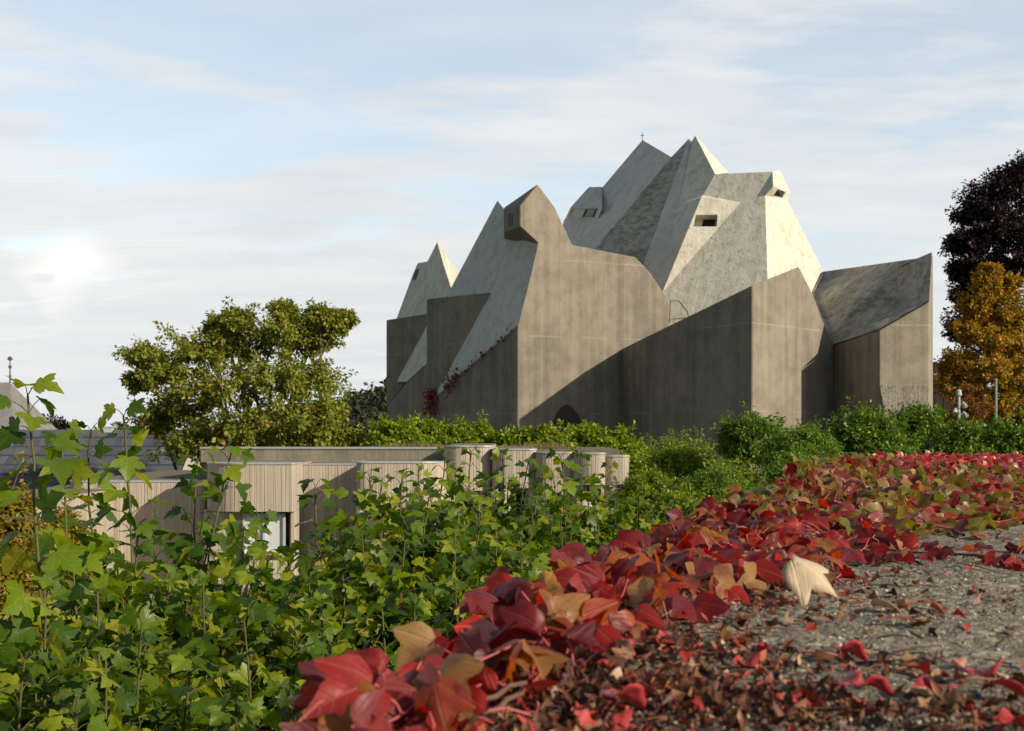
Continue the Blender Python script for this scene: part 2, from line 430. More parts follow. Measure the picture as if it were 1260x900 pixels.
# --- the great folded roof
R2, R3 = P(941.5, 241, 75.2), P(944.5, 342, 72)
c = P(815, 360, 75.4)
pl6 = plane3(R2, R3, c); h6 = lambda x, y: hit(x, y, pl6)
Q1, H1, R1 = h6(880, 214.5), h6(911, 249.5), h6(950.5, 211.5)
Ha = h6(884, 246)
P3 = P(855.5, 167, 82.5); P2 = P(848, 170.5, 83)
Q2 = P(896.5, 213, 87)
P1 = P(790.5, 172.5, 90); V1 = P(826, 193.5, 83.3); B1 = P(725, 315, 84)
S1 = P(793, 321, 79); S2 = P(779, 362, 77.6)
f1l = plane3(P1, V1, B1); h1 = lambda x, y: hit(x, y, f1l)
solid('roof', [[P1, V1, B1, h1(690, 335), h1(690, 290), h1(694, 271), h1(712, 250), h1(725, 231), h1(741, 231)]], 7, M['roof_shaded'])
f2 = plane3(P2, V1, S1)
solid('roof', [[P2, S1, S2, P(725, 340, 82), B1, V1]], 5, M['roof_lichen'])
c2 = h6(800, 430)
H0 = h6(863, 243)+(Vector((0, 0, EYE))-h6(863, 243)).normalized()*1.5
H0b = h6(865, 240.5)
plf3 = plane3(P2, c, H0); N1 = hit(835, 252, plf3); N0 = P(851, 176, 82.8)
solid('roof', [[P2, N0, N1], [P2, N1, c], [N1, H0, c], [P2, c, S1], [S1, c, c2, S2]], 5, M['roof_shaded'])
plH = plane3(H0, H1, c); hH = lambda x, y: hit(x, y, plH)
def recess(poly, d):
    n = (poly[1]-poly[0]).cross(poly[3]-poly[0]).normalized()
    if n.dot(Vector((0, 0, EYE))-poly[0]) > 0: n = -n
    return [p+n*d for p in poly]
hh = [hH(856.5, 264.5), hH(883, 264.5), hH(882, 279), hH(852, 279)]; hi = recess(hh, .9)
solid('roof', [[P3, Q1, N1], [P3, N1, N0], [N1, Q1, H0b], [P3, Q2, Q1], [N1, H0b, H0], [H0b, H1, H0],
               [Q1, R1, R2, R3, h6(947, 420), h6(800, 430), c, H1, H0b]], 5, M['roof_concrete'], holes=[([H0, H1, c], hh, hi)])
T1, T2 = P(1011.5, 331.5, 80), P(998.6, 360, 78.5)
I1, I2, I3 = P(960, 210, 78.5), P(972, 237, 78), P(969, 247, 77.6)
K1 = toward(h6(951.5, 229.5), .4)
def quadpt(a_, b_, c_, d_, u, v): return a_.lerp(b_, u).lerp(d_.lerp(c_, u), v)
ih = [quadpt(K1, I2, I3, R2, u, v) for u, v in ((.30, .12), (.78, .12), (.78, .86), (.30, .86))]; ii = recess(ih, .14)
solid('roof', [[R2, I3, T1, T2, P(1000, 420, 77), Vector((R3.x, R3.y, R3.z-5)), R3]], 5, M['roof_concrete'])
solid('roof', [[R1, I1, I2, K1], [R1, K1, R2]], 3, M['roof_concrete'], holes=[([K1, I2, I3, R2], ih, ii)])
# low chip at the lower right corner
# dormer on the left fold
dA, dB = h1(724.5, 230.5), h1(741, 230)
eR, eL = toward(h1(741, 255.5), 1.5), toward(h1(702, 255.5), 1.5)
fR, fL = toward(h1(736, 268.5), .15), toward(h1(695.5, 269.5), .15)
lh = [quadpt(eL, eR, fR, fL, u, v) for u, v in ((.08, .1), (.92, .1), (.92, .9), (.08, .9))]; li = recess(lh, .12)
dC, dD2 = h1(783, 231), h1(758, 282)
solid('roof', [[dA, dB, eR, eL], [dB, fR, eR]], 2.5, M['roof_shaded'], holes=[([eL, eR, fR, fL], lh, li)])
def window(inner, r):
    n = (inner[1]-inner[0]).cross(inner[3]-inner[0]).normalized()
    if n.dot(Vector((0, 0, EYE))-inner[0]) < 0: n = -n
    q = [inner[0].lerp(inner[1], r[0]), inner[0].lerp(inner[1], r[1]), inner[3].lerp(inner[2], r[1]), inner[3].lerp(inner[2], r[0])]
    ctr = sum(q, Vector())/4
    bm = bmesh.new()
    L = [[bm.verts.new(x) for x in l] for l in ([p+n*.01 for p in q], [p+n*.1 for p in q], [p.lerp(ctr, .14)+n*.1 for p in q], [p.lerp(ctr, .14)+n*.03 for p in q])]
    for l0, l1 in zip(L, L[1:]):
        for k in range(4): bm.faces.new((l0[k], l0[(k+1) % 4], l1[(k+1) % 4], l1[k]))
    fr = bm_obj('window', bm, M['iron'], church)
    bm = bmesh.new(); bm.faces.new([bm.verts.new(p.lerp(ctr, .13)+n*.045) for p in q])
    pn = bm_obj('pane', bm, M['pane'], fr)
    pn.matrix_parent_inverse = Matrix()
window(hi, (.36, .92)); window(ii, (.04, .96)); window(li, (.5, .88))
# finial with a small cross and the guard rail
bm = bmesh.new()
add_tube(bm, [P1+Vector((0, .1, -.3)), P1+Vector((0, .1, .55))], .03, 6)
add_box(bm, P1+Vector((0, .1, .36)), (.26, .05, .05))
bm_obj('cross', bm, M['iron'], church)
bm = bmesh.new()
rp = [P(823.5, 398, 73), P(825, 370.5, 73), P(835, 370.5, 73.2), P(846, 384, 73.4), P(849, 398, 73.4)]
add_tube(bm, rp, .035, 5)
bm_obj('railing', bm, M['iron'], church)
# ------------------------------------------------------------------ terrain
WU, WV = Vector((.3387, .9409, 0)), Vector((.9409, -.3387, 0))      # along the wall / across it to the right
W0 = Vector((-.682, 0, 0)); WTOP = EYE-.30
def wpt(u, v, z=0.0): return W0+WU*u+WV*v+Vector((0, 0, WTOP+z))
def sst(x, a, b):
    k = np.clip((x-a)/(b-a), 0, 1); return k*k*(3-2*k)
def terrain(X, Y):
    X, Y = np.asarray(X, float), np.asarray(Y, float)
    v = (X+.682)*.9409-Y*.3387
    left = 2.55*(1-sst(Y-.15*X, 5, 26))
    right = 3.95*(1-sst(Y, 20, 60))
    k = sst(v, .3, 1.9)
    far = sst(np.hypot(X, Y), 150, 420)*1.5
    return left*(1-k)+right*k-far*.9
def gz(x, y): return float(terrain(x, y))
def spread(a, b, n, p):
    t_ = np.linspace(-1, 1, n); s_ = np.sign(t_)*np.abs(t_)**p
    return np.where(s_ < 0, -s_*a, s_*b)
gx, gy = spread(-4000, 4000, 161, 4.2), spread(-300, 8000, 181, 4.2)
X, Y = np.meshgrid(gx, gy+8); Z = terrain(X, Y)
rs = np.random.RandomState(3); Z = Z+rs.normal(0, .02, Z.shape)*(np.hypot(X, Y) < 80)
nx, ny = len(gx), len(gy)
i, j = np.meshgrid(np.arange(nx-1), np.arange(ny-1)); k = (j*nx+i).ravel()
F = np.stack([k, k+1, k+1+nx, k+nx], 1)
t = NT('grassy ground'); p = t.pos()
n1, n2 = t.noise(p, .35, 5, .6), t.noise(p, 7, 5, .7)
col = t.mix(t.step(n1, .35, .65), (.045, .06, .02), (.085, .075, .035))
col = t.mix(t.math('MULTIPLY', t.step(n2, .4, .7), .6), col, (.12, .11, .05))
gm = t.done(t.bsdf(col, .95, t.bump(n2, .6, .06), .1).outputs[0])
tag(mesh_np('ground', np.stack([X, Y, Z], -1).reshape(-1, 3), F, gm), kind='structure')

# ------------------------------------------------------------------ far wooded hill
def hillz(x, y):
    d = np.hypot((x-10)/120, (y-330)/110)
    return 20.5*(1-sst(d, .0, 1.0))
hx = np.linspace(-120, 140, 53); hy = np.linspace(215, 445, 41)
X, Y = np.meshgrid(hx, hy); Z = hillz(X, Y)-2.2
i, j = np.meshgrid(np.arange(52), np.arange(40)); k = (j*53+i).ravel()
tag(mesh_np('hill', np.stack([X, Y, Z], -1).reshape(-1, 3), np.stack([k, k+1, k+54, k+53], 1), gm), kind='structure')
# ------------------------------------------------------------------ leaves
def outline(half):
    h = np.array(half, float); m_ = h[1:-1][::-1]*[-1, 1]
    return np.concatenate([h, m_])
MAPLE = outline([(0, .02), (.17, -.07), (.32, -.05), (.48, .02), (.37, .15), (.52, .21), (.66, .36), (.74, .59), (.55, .56), (.47, .62), (.28, .53), (.36, .72), (.24, .80), (.14, .94), (0, 1.08)])
IVY = outline([(0, .06), (.14, -.06), (.30, -.06), (.44, .06), (.52, .22), (.56, .40), (.66, .62), (.52, .66), (.42, .64), (.30, .60), (.27, .72), (.17, .84), (.10, .94), (0, 1.08)])
ROUND = outline([(0, 0), (.24, -.03), (.44, .12), (.52, .36), (.46, .6), (.3, .74), (.16, .9), (0, .97)])
OVAL = outline([(0, 0), (.2, .2), (.27, .45), (.17, .78), (0, 1.0)])
def leaf_grid(half_outline, rings, fold, droop, wave=0.0, ctr=(0, .34), cup=0.0):
    """leaf template: centre, inner rings, outline -> verts (n,3), tris, uv"""
    o = half_outline; c = np.array(ctr); n = len(o)
    V = [c[None]]; 
    for r in rings: V.append(c+(o-c)*r)
    V = np.concatenate(V); T = []
    for k in range(n): T.append((0, 1+k, 1+(k+1) % n))
    for q in range(len(rings)-1):
        a, b = 1+q*n, 1+(q+1)*n
        for k in range(n):
            k2 = (k+1) % n
            T += [(a+k, b+k, b+k2), (a+k, b+k2, a+k2)]
    x, y = V[:, 0], V[:, 1]
    ang = np.arctan2(x, y-.1)
    z = fold*np.abs(x)-droop*np.maximum(y-.1, 0)**2-cup*x*x+wave*np.sin(ang*5)*np.hypot(x, y-.3)
    return np.stack([x, y, z], 1), np.array(T), V.copy()
def quad_leaf(w=.3, fold=.25, droop=.25):
    v = np.array([(0, 0, 0), (w, .5, fold*w-droop*.2), (0, 1, -droop), (-w, .5, fold*w-droop*.2), (0, .48, -droop*.2)], float)
    return v, np.array([(0, 1, 4), (1, 2, 4), (2, 3, 4), (3, 0, 4)]), v[:, :2].copy()
def frames(d, up):
    """y along d, z towards up -> (n,3,3) rows x,y,z"""
    y = d/(np.linalg.norm(d, axis=1, keepdims=True)+1e-9)
    x = np.cross(y, up); x /= np.linalg.norm(x, axis=1, keepdims=True)+1e-9
    z = np.cross(x, y)
    return np.stack([x, y, z], 1)
def leaves_np(templates, pos, d, up, size, rs):
    """place leaves; templates: list of (V,T,UV) chosen at random"""
    n = len(pos); R = frames(d, up); pick = rs.randint(0, len(templates), n)
    Vs, Ts, Us, o = [], [], [], 0
    for q, (tv, tt, tu) in enumerate(templates):
        s = np.where(pick == q)[0]
        if not len(s): continue
        sc = size[s][:, None, None]
        v = np.einsum('kc,ncd->nkd', tv, R[s])*sc+pos[s][:, None, :]
        m_, k = len(s), len(tv)
        Vs.append(v.reshape(-1, 3)); Ts.append((tt[None]+(np.arange(m_)*k)[:, None, None]+o).reshape(-1, 3)); Us.append(np.tile(tu, (m_, 1)))
        o += m_*k
    return np.concatenate(Vs), np.concatenate(Ts), np.concatenate(Us)
def unit(rs, n):
    v = rs.normal(size=(n, 3)); return v/np.linalg.norm(v, axis=1, keepdims=True)

T_MAPLE = [leaf_grid(MAPLE, (.5, 1), f, dr, w) for f, dr, w in ((.16, .25, .05), (.30, .12, .08), (.05, .40, .06), (.22, .55, .04))]
T_MAPLE_LOW = [leaf_grid(MAPLE, (1,), f, dr, w) for f, dr, w in ((.16, .25, .05), (.30, .12, .08), (.05, .40, .06), (.22, .55, .04))]
MAPLE_S = outline([(0, .02), (.30, -.05), (.37, .15), (.66, .36), (.74, .59), (.28, .53), (.36, .72), (0, 1.08)])
T_MAPLE_FAR = [leaf_grid(MAPLE_S, (1,), f, dr, w) for f, dr, w in ((.16, .25, .05), (.30, .12, .08), (.05, .40, .06), (.22, .55, .04), (.5, .3, .05))]
T_IVY = [leaf_grid(IVY, (.4, .72, 1), f, dr, w, cup=cu) for f, dr, w, cu in ((.25, .45, .07, .2), (.10, .80, .08, .3), (.55, .25, .07, .0), (.05, .35, .13, .7), (-.3, .6, .08, 0), (.3, .95, .10, .4), (.75, .5, .06, 0))]
T_IVY_LOW = [leaf_grid(IVY, (.5, 1), f, dr, w) for f, dr, w in ((.25, .45, .05), (.10, .70, .06), (.45, .25, .05))]
T_QUAD = [quad_leaf(.3, .3, .2), quad_leaf(.26, .1, .4), quad_leaf(.34, .5, .1)]

M['maple'] = mat_leaf('sycamore leaf', [(0, (.032, .070, .004)), (.3, (.058, .112, .005)), (.55, (.105, .168, .006)), (.82, (.18, .235, .009)), (.96, (.28, .29, .016)), (1, (.32, .25, .04))], .40, .42, veins=.5, spec=.32)
M['maple_yellow'] = mat_leaf('yellowing leaf', [(0, (.12, .14, .015)), (.6, (.25, .2, .02)), (1, (.33, .16, .02))], .45, .35)
M['privet'] = mat_leaf('light green leaf', [(0, (.10, .17, .008)), (.5, (.18, .25, .012)), (1, (.30, .33, .025))], .4, .35)
M['shrub'] = mat_leaf('dark green leaf', [(0, (.05, .11, .008)), (.5, (.095, .18, .012)), (1, (.17, .24, .02))], .4, .3)
M['cypress'] = mat_leaf('feathery green leaf', [(0, (.07, .16, .008)), (.6, (.12, .23, .012)), (1, (.20, .28, .02))], .6, .25)
M['lime_tree'] = mat_leaf('yellowing green tree leaf', [(0, (.10, .14, .012)), (.5, (.18, .215, .02)), (.88, (.26, .25, .028)), (.97, (.32, .22, .03)), (1, (.40, .17, .04))], .5, .3)
M['beech'] = mat_leaf('dark purple leaf', [(0, (.010, .007, .008)), (.7, (.020, .011, .012)), (1, (.05, .016, .014))], .4, .12)
M['gold'] = mat_leaf('golden autumn leaf', [(0, (.085, .10, .010)), (.3, (.18, .14, .010)), (.6, (.40, .20, .010)), (.85, (.54, .26, .014)), (1, (.36, .30, .02))], .5, .3)
M['rust'] = mat_leaf('rusty autumn leaf', [(0, (.10, .04, .008)), (.6, (.22, .08, .012)), (1, (.3, .14, .02))], .5, .3)
M['forest'] = mat_leaf('far wood leaf', [(0, (.02, .032, .018)), (.6, (.032, .045, .022)), (1, (.07, .06, .025))], .8, .1)
M['creeper_red'] = mat_leaf('red creeper leaf', [(0, (.09, .012, .014)), (.25, (.22, .016, .016)), (.42, (.42, .03, .02)), (.58, (.16, .02, .022)), (.7, (.075, .02, .028)), (.8, (.36, .06, .016)), (.92, (.26, .10, .02)), (1, (.40, .24, .10))], .46, .42, veins=.4, blotch=(14, (.10, .018, .028), .6), spec=.4)
M['creeper_mixed'] = mat_leaf('turning creeper leaf', [(0, (.12, .014, .014)), (.22, (.26, .024, .016)), (.36, (.24, .10, .012)), (.5, (.20, .15, .016)), (.66, (.12, .13, .014)), (.8, (.09, .10, .012)), (.86, (.30, .035, .022)), (.95, (.13, .03, .03)), (1, (.45, .30, .12))], .40, .36, veins=.3, blotch=(16, (.15, .05, .02), .4), spec=.4)
M['creeper_bright'] = mat_leaf('scarlet creeper leaf', [(0, (.16, .014, .018)), (.4, (.34, .028, .026)), (.7, (.5, .05, .04)), (.85, (.28, .07, .02)), (1, (.2, .02, .03))], .33, .34, veins=.2, spec=.5)
M['fallen_red'] = mat_leaf('fallen red leaf', [(0, (.36, .03, .045)), (.6, (.48, .05, .06)), (1, (.5, .12, .12))], .4, .2, veins=.3)
M['fallen_tan'] = mat_leaf('dry tan leaf', [(0, (.50, .39, .25)), (1, (.56, .45, .30))], .6, .2, veins=.35)
M['litter'] = mat_leaf('dry leaf litter', [(0, (.035, .016, .012)), (.4, (.10, .035, .018)), (.65, (.19, .075, .03)), (.78, (.30, .17, .08)), (.84, (.34, .035, .03)), (.95, (.42, .05, .05)), (1, (.50, .40, .27))], .6, .1)

def wood(parts, m, name, parent): 
    v, f = tubes_np(parts, 5); return mesh_np(name, v, f, m, parent)

# ------------------------------------------------------------------ sycamore saplings
def sapling(loc, height, seed, label, group, leaf=(.09, .15), branches=8, spread_=.6, lean=(0, 0), step_=.12, bare=.22, name='sycamore_sapling', fol='maple', tpl=None, brmax=.82):
    rs = np.random.RandomState(seed)
    root = empty(name, loc, label, 'sapling', group)
    b = np.array(loc); segs = []; pos, dirs, ups, siz = [], [], [], []
    def shoot(p0, d0, length, r, first, grow):
        k = max(6, int(length/.12)); pts = [p0]; d = d0.copy()
        for q in range(k):
            d = d+rs.normal(0, .07, 3)+np.array([0, 0, grow]); d /= np.linalg.norm(d)
            pts.append(pts[-1]+d*length/k)
        pts = np.array(pts)
        if grow == .03: pts = pts+np.linspace(0, 1, k+1)[:, None]**1.2*(p0+[0, 0, length]-pts[-1])     # the leader ends above its foot
        segs.append((pts, r, r*.3))
        n = max(2, int(length*(1-first)/step_)); a0 = rs.rand()*6.28
        for q in range(n):
            f_ = first+(1-first)*(q+.6*rs.rand())/max(n-1, 1); f_ = min(f_, 1)
            x = f_*k; i0 = min(int(x), k-1); p = pts[i0]+(pts[i0+1]-pts[i0])*(x-i0)
            tn = pts[i0+1]-pts[i0]; tn /= np.linalg.norm(tn)
            s = leaf[0]+(leaf[1]-leaf[0])*(1-.42*f_)*rs.uniform(.62, 1.3)
            if f_ > .95: s *= .75
            for side in (0, 1):
                a = a0+q*1.57+side*3.14+rs.normal(0, .3)
                h = np.array([math.cos(a), math.sin(a), 0]); h = h-tn*h.dot(tn); h /= np.linalg.norm(h)+1e-9
                dr = h+tn*rs.uniform(.15, .6)*(2.2 if f_ > .9 else 1)
                dr /= np.linalg.norm(dr); pl = s*rs.uniform(.5, 1.0)
                e = p+dr*pl
                segs.append((np.array([p, p+dr*pl*.5+[0, 0, .006], e]), .0022, .0014))
                ld = h*1.0+np.array([0, 0, rs.uniform(-.75, .25)])+rs.normal(0, .15, 3)
                pos.append(e); dirs.append(ld); siz.append(s)
                ups.append(np.array([.25, -.16, .8])+h*.5+rs.normal(0, .46, 3))
        return pts
    main = shoot(b, np.array([lean[0], lean[1], 1.0]), height, .005+.003*height, bare, .03)
    k = len(main)-1
    for q in range(branches):
        f_ = rs.uniform(.12, brmax); p = main[int(f_*k)]; a = rs.rand()*6.28
        L = spread_*(1.15-f_*.85)*rs.uniform(.7, 1.3)
        shoot(p, np.array([math.cos(a), math.sin(a), rs.uniform(.6, 1.5)]), L, .006, .12, .10)
    wood(segs, M['green_stem'], 'stem', root)
    v, f, uv = leaves_np(tpl or T_MAPLE, np.array(pos), np.array(dirs), np.array(ups), np.array(siz), rs)
    mesh_np('foliage', v, f, M[fol], root, uv)
    return root

# ------------------------------------------------------------------ shrubs and trees
def crown(clumps, n_twig, n_leaf, leaf, rs, tpl, root_pt, trunk_r, twig_r=.012, spray=.16, out=.75, droop=0.0, lift=.35, trunk_pts=None, reach=1.0, updir=.6, stray=.2, limb=1.1):
    """limbs to each clump, twigs within it, leaves along the outer part of each twig"""
    segs, pos, dirs, ups, siz = [], [], [], [], []
    root_pt = np.array(root_pt, float); tw_all = []
    for c, r in clumps:
        c, r = np.array(c, float), np.array(r, float)
        st = root_pt if trunk_pts is None else trunk_pts[rs.randint(len(trunk_pts))]
        m1 = st+(c-st)*.5+rs.normal(0, .08, 3)*np.linalg.norm(c-st)
        m1[2] += .1*np.linalg.norm(c-st)
        if limb > rs.rand(): segs.append((np.array([st, m1, c]), trunk_r*.5, trunk_r*.18))
        u = unit(rs, n_twig); u[:, 2] = u[:, 2]*.9+.12
        rad = (rs.rand(n_twig)**.6*.75+.25)*reach*np.where(rs.rand(n_twig) < stray, rs.uniform(1.1, 1.75, n_twig), 1)
        tip = c+u*r*rad[:, None]; bs = c+u*r*.15
        tip[:, 2] += lift*r[2]*.12-droop*rs.rand(n_twig)*r[2]
        for k in range(n_twig):
            mm = (bs[k]+tip[k])/2+rs.normal(0, .05, 3)*r
            segs.append((np.array([bs[k], mm, tip[k]]), twig_r, twig_r*.25))
            f_ = 1-out*rs.rand(n_leaf)**1.3
            pp = np.where((f_ < .5)[:, None], bs[k]+(mm-bs[k])*(f_*2)[:, None], mm+(tip[k]-mm)*(f_*2-1)[:, None])
            off = unit(rs, n_leaf)*spray*rs.rand(n_leaf, 1)**.5*(1.15-f_*.55)[:, None]
            pp = pp+off
            dv = (tip[k]-mm); dv = dv/np.linalg.norm(dv)
            pos.append(pp); dirs.append(off/spray*1.2+dv*.6+[0, 0, -.3]+rs.normal(0, .35, (n_leaf, 3)))
            ups.append(rs.normal(0, .5, (n_leaf, 3))+[0, 0, updir]+u[k]*.5)
            siz.append(leaf*rs.uniform(.65, 1.3, n_leaf))
    return segs, leaves_np(tpl, np.concatenate(pos), np.concatenate(dirs), np.concatenate(ups), np.concatenate(siz), rs)
def clump_fill(c, r, n, rs, size):
    """clump centres spread over an uneven dome"""
    out = []
    u = unit(rs, n); u[:, 2] = np.abs(u[:, 2])*1.0-.25*(rs.rand(n) < .35)
    for k in range(n):
        q = rs.uniform(.45, .8)
        out.append((np.array(c)+u[k]*np.array(r)*q, np.array([size]*3)*rs.uniform(.75, 1.25)))
    return out
def shrub(name, label, cat, group, loc, crown_c, crown_r, seed, fol, n=14, size=.7, n_twig=14, n_leaf=22, leaf=.09, tpl=None, stems=5, **kw):
    rs = np.random.RandomState(seed); root = empty(name, loc, label, cat, group)
    cl = clump_fill(crown_c, crown_r, n, rs, size)
    segs, lv = crown(cl, n_twig, n_leaf, leaf, rs, tpl or T_QUAD, np.array(loc)+[0, 0, .02], .05, limb=.4, **kw)
    wood(segs, M['bark'], 'stem', root); mesh_np('foliage', lv[0], lv[1], M[fol], root, lv[2])
    return root
def tree(name, label, loc, trunk_top, clumps, seed, fol, trunk_r=.2, group=None, n_twig=26, n_leaf=30, leaf=.12, tpl=None, cat='tree', **kw):
    rs = np.random.RandomState(seed); root = empty(name, loc, label, cat, group)
    loc, tt = np.array(loc, float), np.array(trunk_top, float)
    tp = np.array([loc, loc+(tt-loc)*.35+rs.normal(0, .05, 3), loc+(tt-loc)*.7+rs.normal(0, .08, 3), tt])
    segs, lv = crown(clumps, n_twig, n_leaf, leaf, rs, tpl or T_QUAD, tt, trunk_r, trunk_pts=tp[1:], **kw)
    v, f = tubes_np([(tp, trunk_r, trunk_r*.5)]+segs, 6)
    mesh_np('trunk', v, f, M['bark'], root); mesh_np('crown', lv[0], lv[1], M[fol], root, lv[2])
    return root
# ------------------------------------------------------------------ pilgrims' house with board-marked bays
def mat_boards():
    t = NT('board-marked concrete'); p = t.pos()
    sx = t.n('SeparateXYZ'); t.set(sx, 0, p)
    s = t.math('MULTIPLY', t.math('ADD', t.math('ADD', sx.outputs[0], t.math('MULTIPLY', sx.outputs[1], .8)), t.math('MULTIPLY', t.noise(t.vmul(p, (1, 1, .03)), 2.4, 3), .35)), 13.5)
    fr = t.math('FRACT', s); fl = t.math('FLOOR', s)
    wn = t.n('TexWhiteNoise', noise_dimensions='1D'); t.set(wn, 'W', fl)
    groove = t.math('SUBTRACT', 1, t.step(t.math('ABSOLUTE', t.math('SUBTRACT', fr, .5)), .36, .5))
    big = t.noise(p, .9, 5, .6); streak = t.noise(t.vmul(p, (3, 3, .12)), 2, 5, .65); fine = t.noise(t.vmul(p, (20, 20, 2)), 1, 4, .7)
    col = t.mix(wn.outputs[0], (.41, .345, .275), (.48, .41, .33))
    col = t.mix(t.math('MULTIPLY', t.step(streak, .4, .7), .45), col, (.22, .185, .14))
    col = t.mix(t.math('MULTIPLY', t.step(big, .5, .7), .3), col, (.5, .45, .38))
    col = t.mix(t.math('MULTIPLY', t.math('SUBTRACT', 1, groove), .22), col, (.16, .13, .10))
    h = t.math('ADD', t.math('MULTIPLY', groove, .8), t.math('ADD', t.math('MULTIPLY', wn.outputs[0], .5), t.math('MULTIPLY', fine, .3)))
    return t.done(t.bsdf(col, .9, t.bump(h, .6, .03), .2).outputs[0])
M['boards'] = mat_boards()
M['roof_felt'] = mat_plain('gravelly roof', (.16, .14, .10), .95, scale=6, var=.4)
house = empty('pilgrim_house', (-2.5, 32, 0), 'low board-marked concrete house with a row of rounded bays and flat planted roof', 'house')
def rounded(x0, x1, yf, yb, rl, rr):
    pts = [(x1, yb)]
    for k in range(9):
        a = k/8*math.pi/2; pts.append((x1-rr+rr*math.cos(a), yf+rr-rr*math.sin(a)))
    for k in range(9):
        a = k/8*math.pi/2; pts.append((x0+rl-rl*math.sin(a), yf+rl-rl*math.cos(a)))
    pts.append((x0, yb)); return pts
def prism(name, plan, z0, z1, m, parent, smooth=False):
    bm = bmesh.new()
    lo = [bm.verts.new((x, y, z0)) for x, y in plan]; hi = [bm.verts.new((x, y, z1)) for x, y in plan]
    n = len(plan)
    for k in range(n):
        f = bm.faces.new((lo[k], lo[(k+1) % n], hi[(k+1) % n], hi[k])); f.smooth = smooth
    bm.faces.new(lo); bm.faces.new(hi)
    o = bm_obj(name, bm, m, parent)
    if parent is not None and parent.parent is not None: o.matrix_parent_inverse = Matrix()
    return o
def zof(py, Y): return EYE+(HY-py)/FPX*Y
def xof(px, Y): return (px-CX)/FPX*Y
def grow(plan, d):
    cx = sum(p[0] for p in plan)/len(plan); cy = sum(p[1] for p in plan)/len(plan)
    return [(x+d*(1 if x > cx else -1), y+(d*(1 if y > cy else -1))) for x, y in plan]
def bay(px0, px1, Y, ytop, rl, rr, ybot=None, back=36, low=None, cope=True, z0=-.2):
    x0, x1 = xof(px0, Y), xof(px1, Y)
    zt = zof(ytop, Y); zb = z0 if ybot is None else zof(ybot, Y)
    pl = rounded(x0, x1, Y, back, rl, rr)
    b = prism('bay', pl, zb, zt-.03, M['boards'], house)
    if cope: prism('coping', grow(rounded(x0, x1, Y, Y+max(rl, rr)+.05, rl, rr), .02), zt-.034, zt, M['zinc'], b)
    prism('roof', rounded(x0+.05, x1-.05, Y+max(rl, rr)+.06, back-.1, .02, .02), zt-.06, zt-.012, M['roof_felt'], house)
    if low is not None:
        for (a0, a1, inset) in low:
            q = prism('wall', rounded(xof(a0, Y), xof(a1, Y), Y+inset, back-.2, .12, .12), z0, zb+.01, M['boards'], house)
    return b
def house_window(px0, px1, py0, py1, Y, glass='pane', mull=1, post=None):
    x0, x1, zt, zb = xof(px0, Y), xof(px1, Y), zof(py0, Y), zof(py1, Y)
    bm = bmesh.new(); w = .05
    add_box(bm, ((x0+x1)/2, Y, zt-w/2), (x1-x0, .09, w)); add_box(bm, ((x0+x1)/2, Y, zb+w/2), (x1-x0, .11, w))
    for k in range(mull+2):
        x = x0+w/2+(x1-x0-w)*k/(mull+1); add_box(bm, (x, Y, (zt+zb)/2), (w, .085, zt-zb-2*w-.002))
    fr = bm_obj('window', bm, M['white_paint'] if glass == 'pane_curtained' else M['grey_paint'], house)
    bm = bmesh.new(); add_box(bm, ((x0+x1)/2, Y+.03, (zt+zb)/2), (x1-x0-.01, .02, zt-zb-.01))
    pn = bm_obj('pane', bm, M[glass], fr); pn.matrix_parent_inverse = Matrix()
bay(-70, 44, 26, 615, .3, .5, back=40)
bay(79, 252, 31, 592, .5, .1, back=40)
bay(243, 361, 29, 570, 1.05, .06, ybot=630, low=[(243, 298, .5), (352, 361, .35)], back=36)
house_window(299, 351, 632, 683, 29.3, 'pane_curtained', 1)
prism('wall', [(xof(296, 29.4), 29.42), (xof(353, 29.4), 29.42), (xof(353, 29.4), 35), (xof(296, 29.4), 35)], -.2, zof(683.5, 29.4), M['boards'], house)
bay(358, 440, 30.2, 570.5, .05, .05, back=36)
bay(437, 546, 28.6, 568.5, .25, .7, ybot=629, low=[(437, 459, .02), (490, 546, .3)], back=36)
house_window(459.5, 489.5, 630, 662, 28.95, 'pane', 1)
prism('wall', [(xof(459, 29), 28.97), (xof(490, 29), 28.97), (xof(490, 29), 35), (xof(459, 29), 35)], -.2, zof(662.5, 29), M['boards'], house)
# long roof-edge beam behind the first bays
prism('parapet', [(xof(247, 32), 32), (xof(560, 31.2), 31.2), (xof(560, 31.2), 32.2), (xof(247, 32), 33)], zof(569, 32), zof(552.5, 32), M['wall_concrete'], house)
pc = prism('coping', [(xof(246, 32), 31.97), (xof(560, 31.2), 31.17), (xof(560, 31.2), 32.25), (xof(246, 32), 33.05)], zof(552.5, 32)+.002, zof(551, 32)+.01, M['zinc'], house)
bay(544, 606, 29.6, 548.5, .55, .3, ybot=604, low=[(544, 568, .04), (590, 606, .05)])
house_window(568.5, 589.5, 605, 640, 29.9, 'pane', 0)
prism('wall', [(xof(567, 30), 29.93), (xof(591, 30), 29.93), (xof(591, 30), 35), (xof(567, 30), 35)], -.2, zof(640.5, 30), M['boards'], house)
bay(605, 660, 29.2, 552.5, .5, .22, ybot=601, low=[(605, 628, .04), (650, 660, .05)])
house_window(628.5, 649.5, 602, 636, 29.5, 'pane', 0)
prism('wall', [(xof(627, 29.6), 29.53), (xof(651, 29.6), 29.53), (xof(651, 29.6), 35), (xof(627, 29.6), 35)], -.2, zof(636.5, 29.5), M['boards'], house)
bay(659, 707, 28.9, 556.5, .4, .2)
bay(706, 745.5, 28.5, 557.5, .5, .2, ybot=597, low=[(706, 724, .2), (738, 745, .25)])
house_window(724.5, 737.5, 598, 632, 28.85, 'pane_curtained', 0)
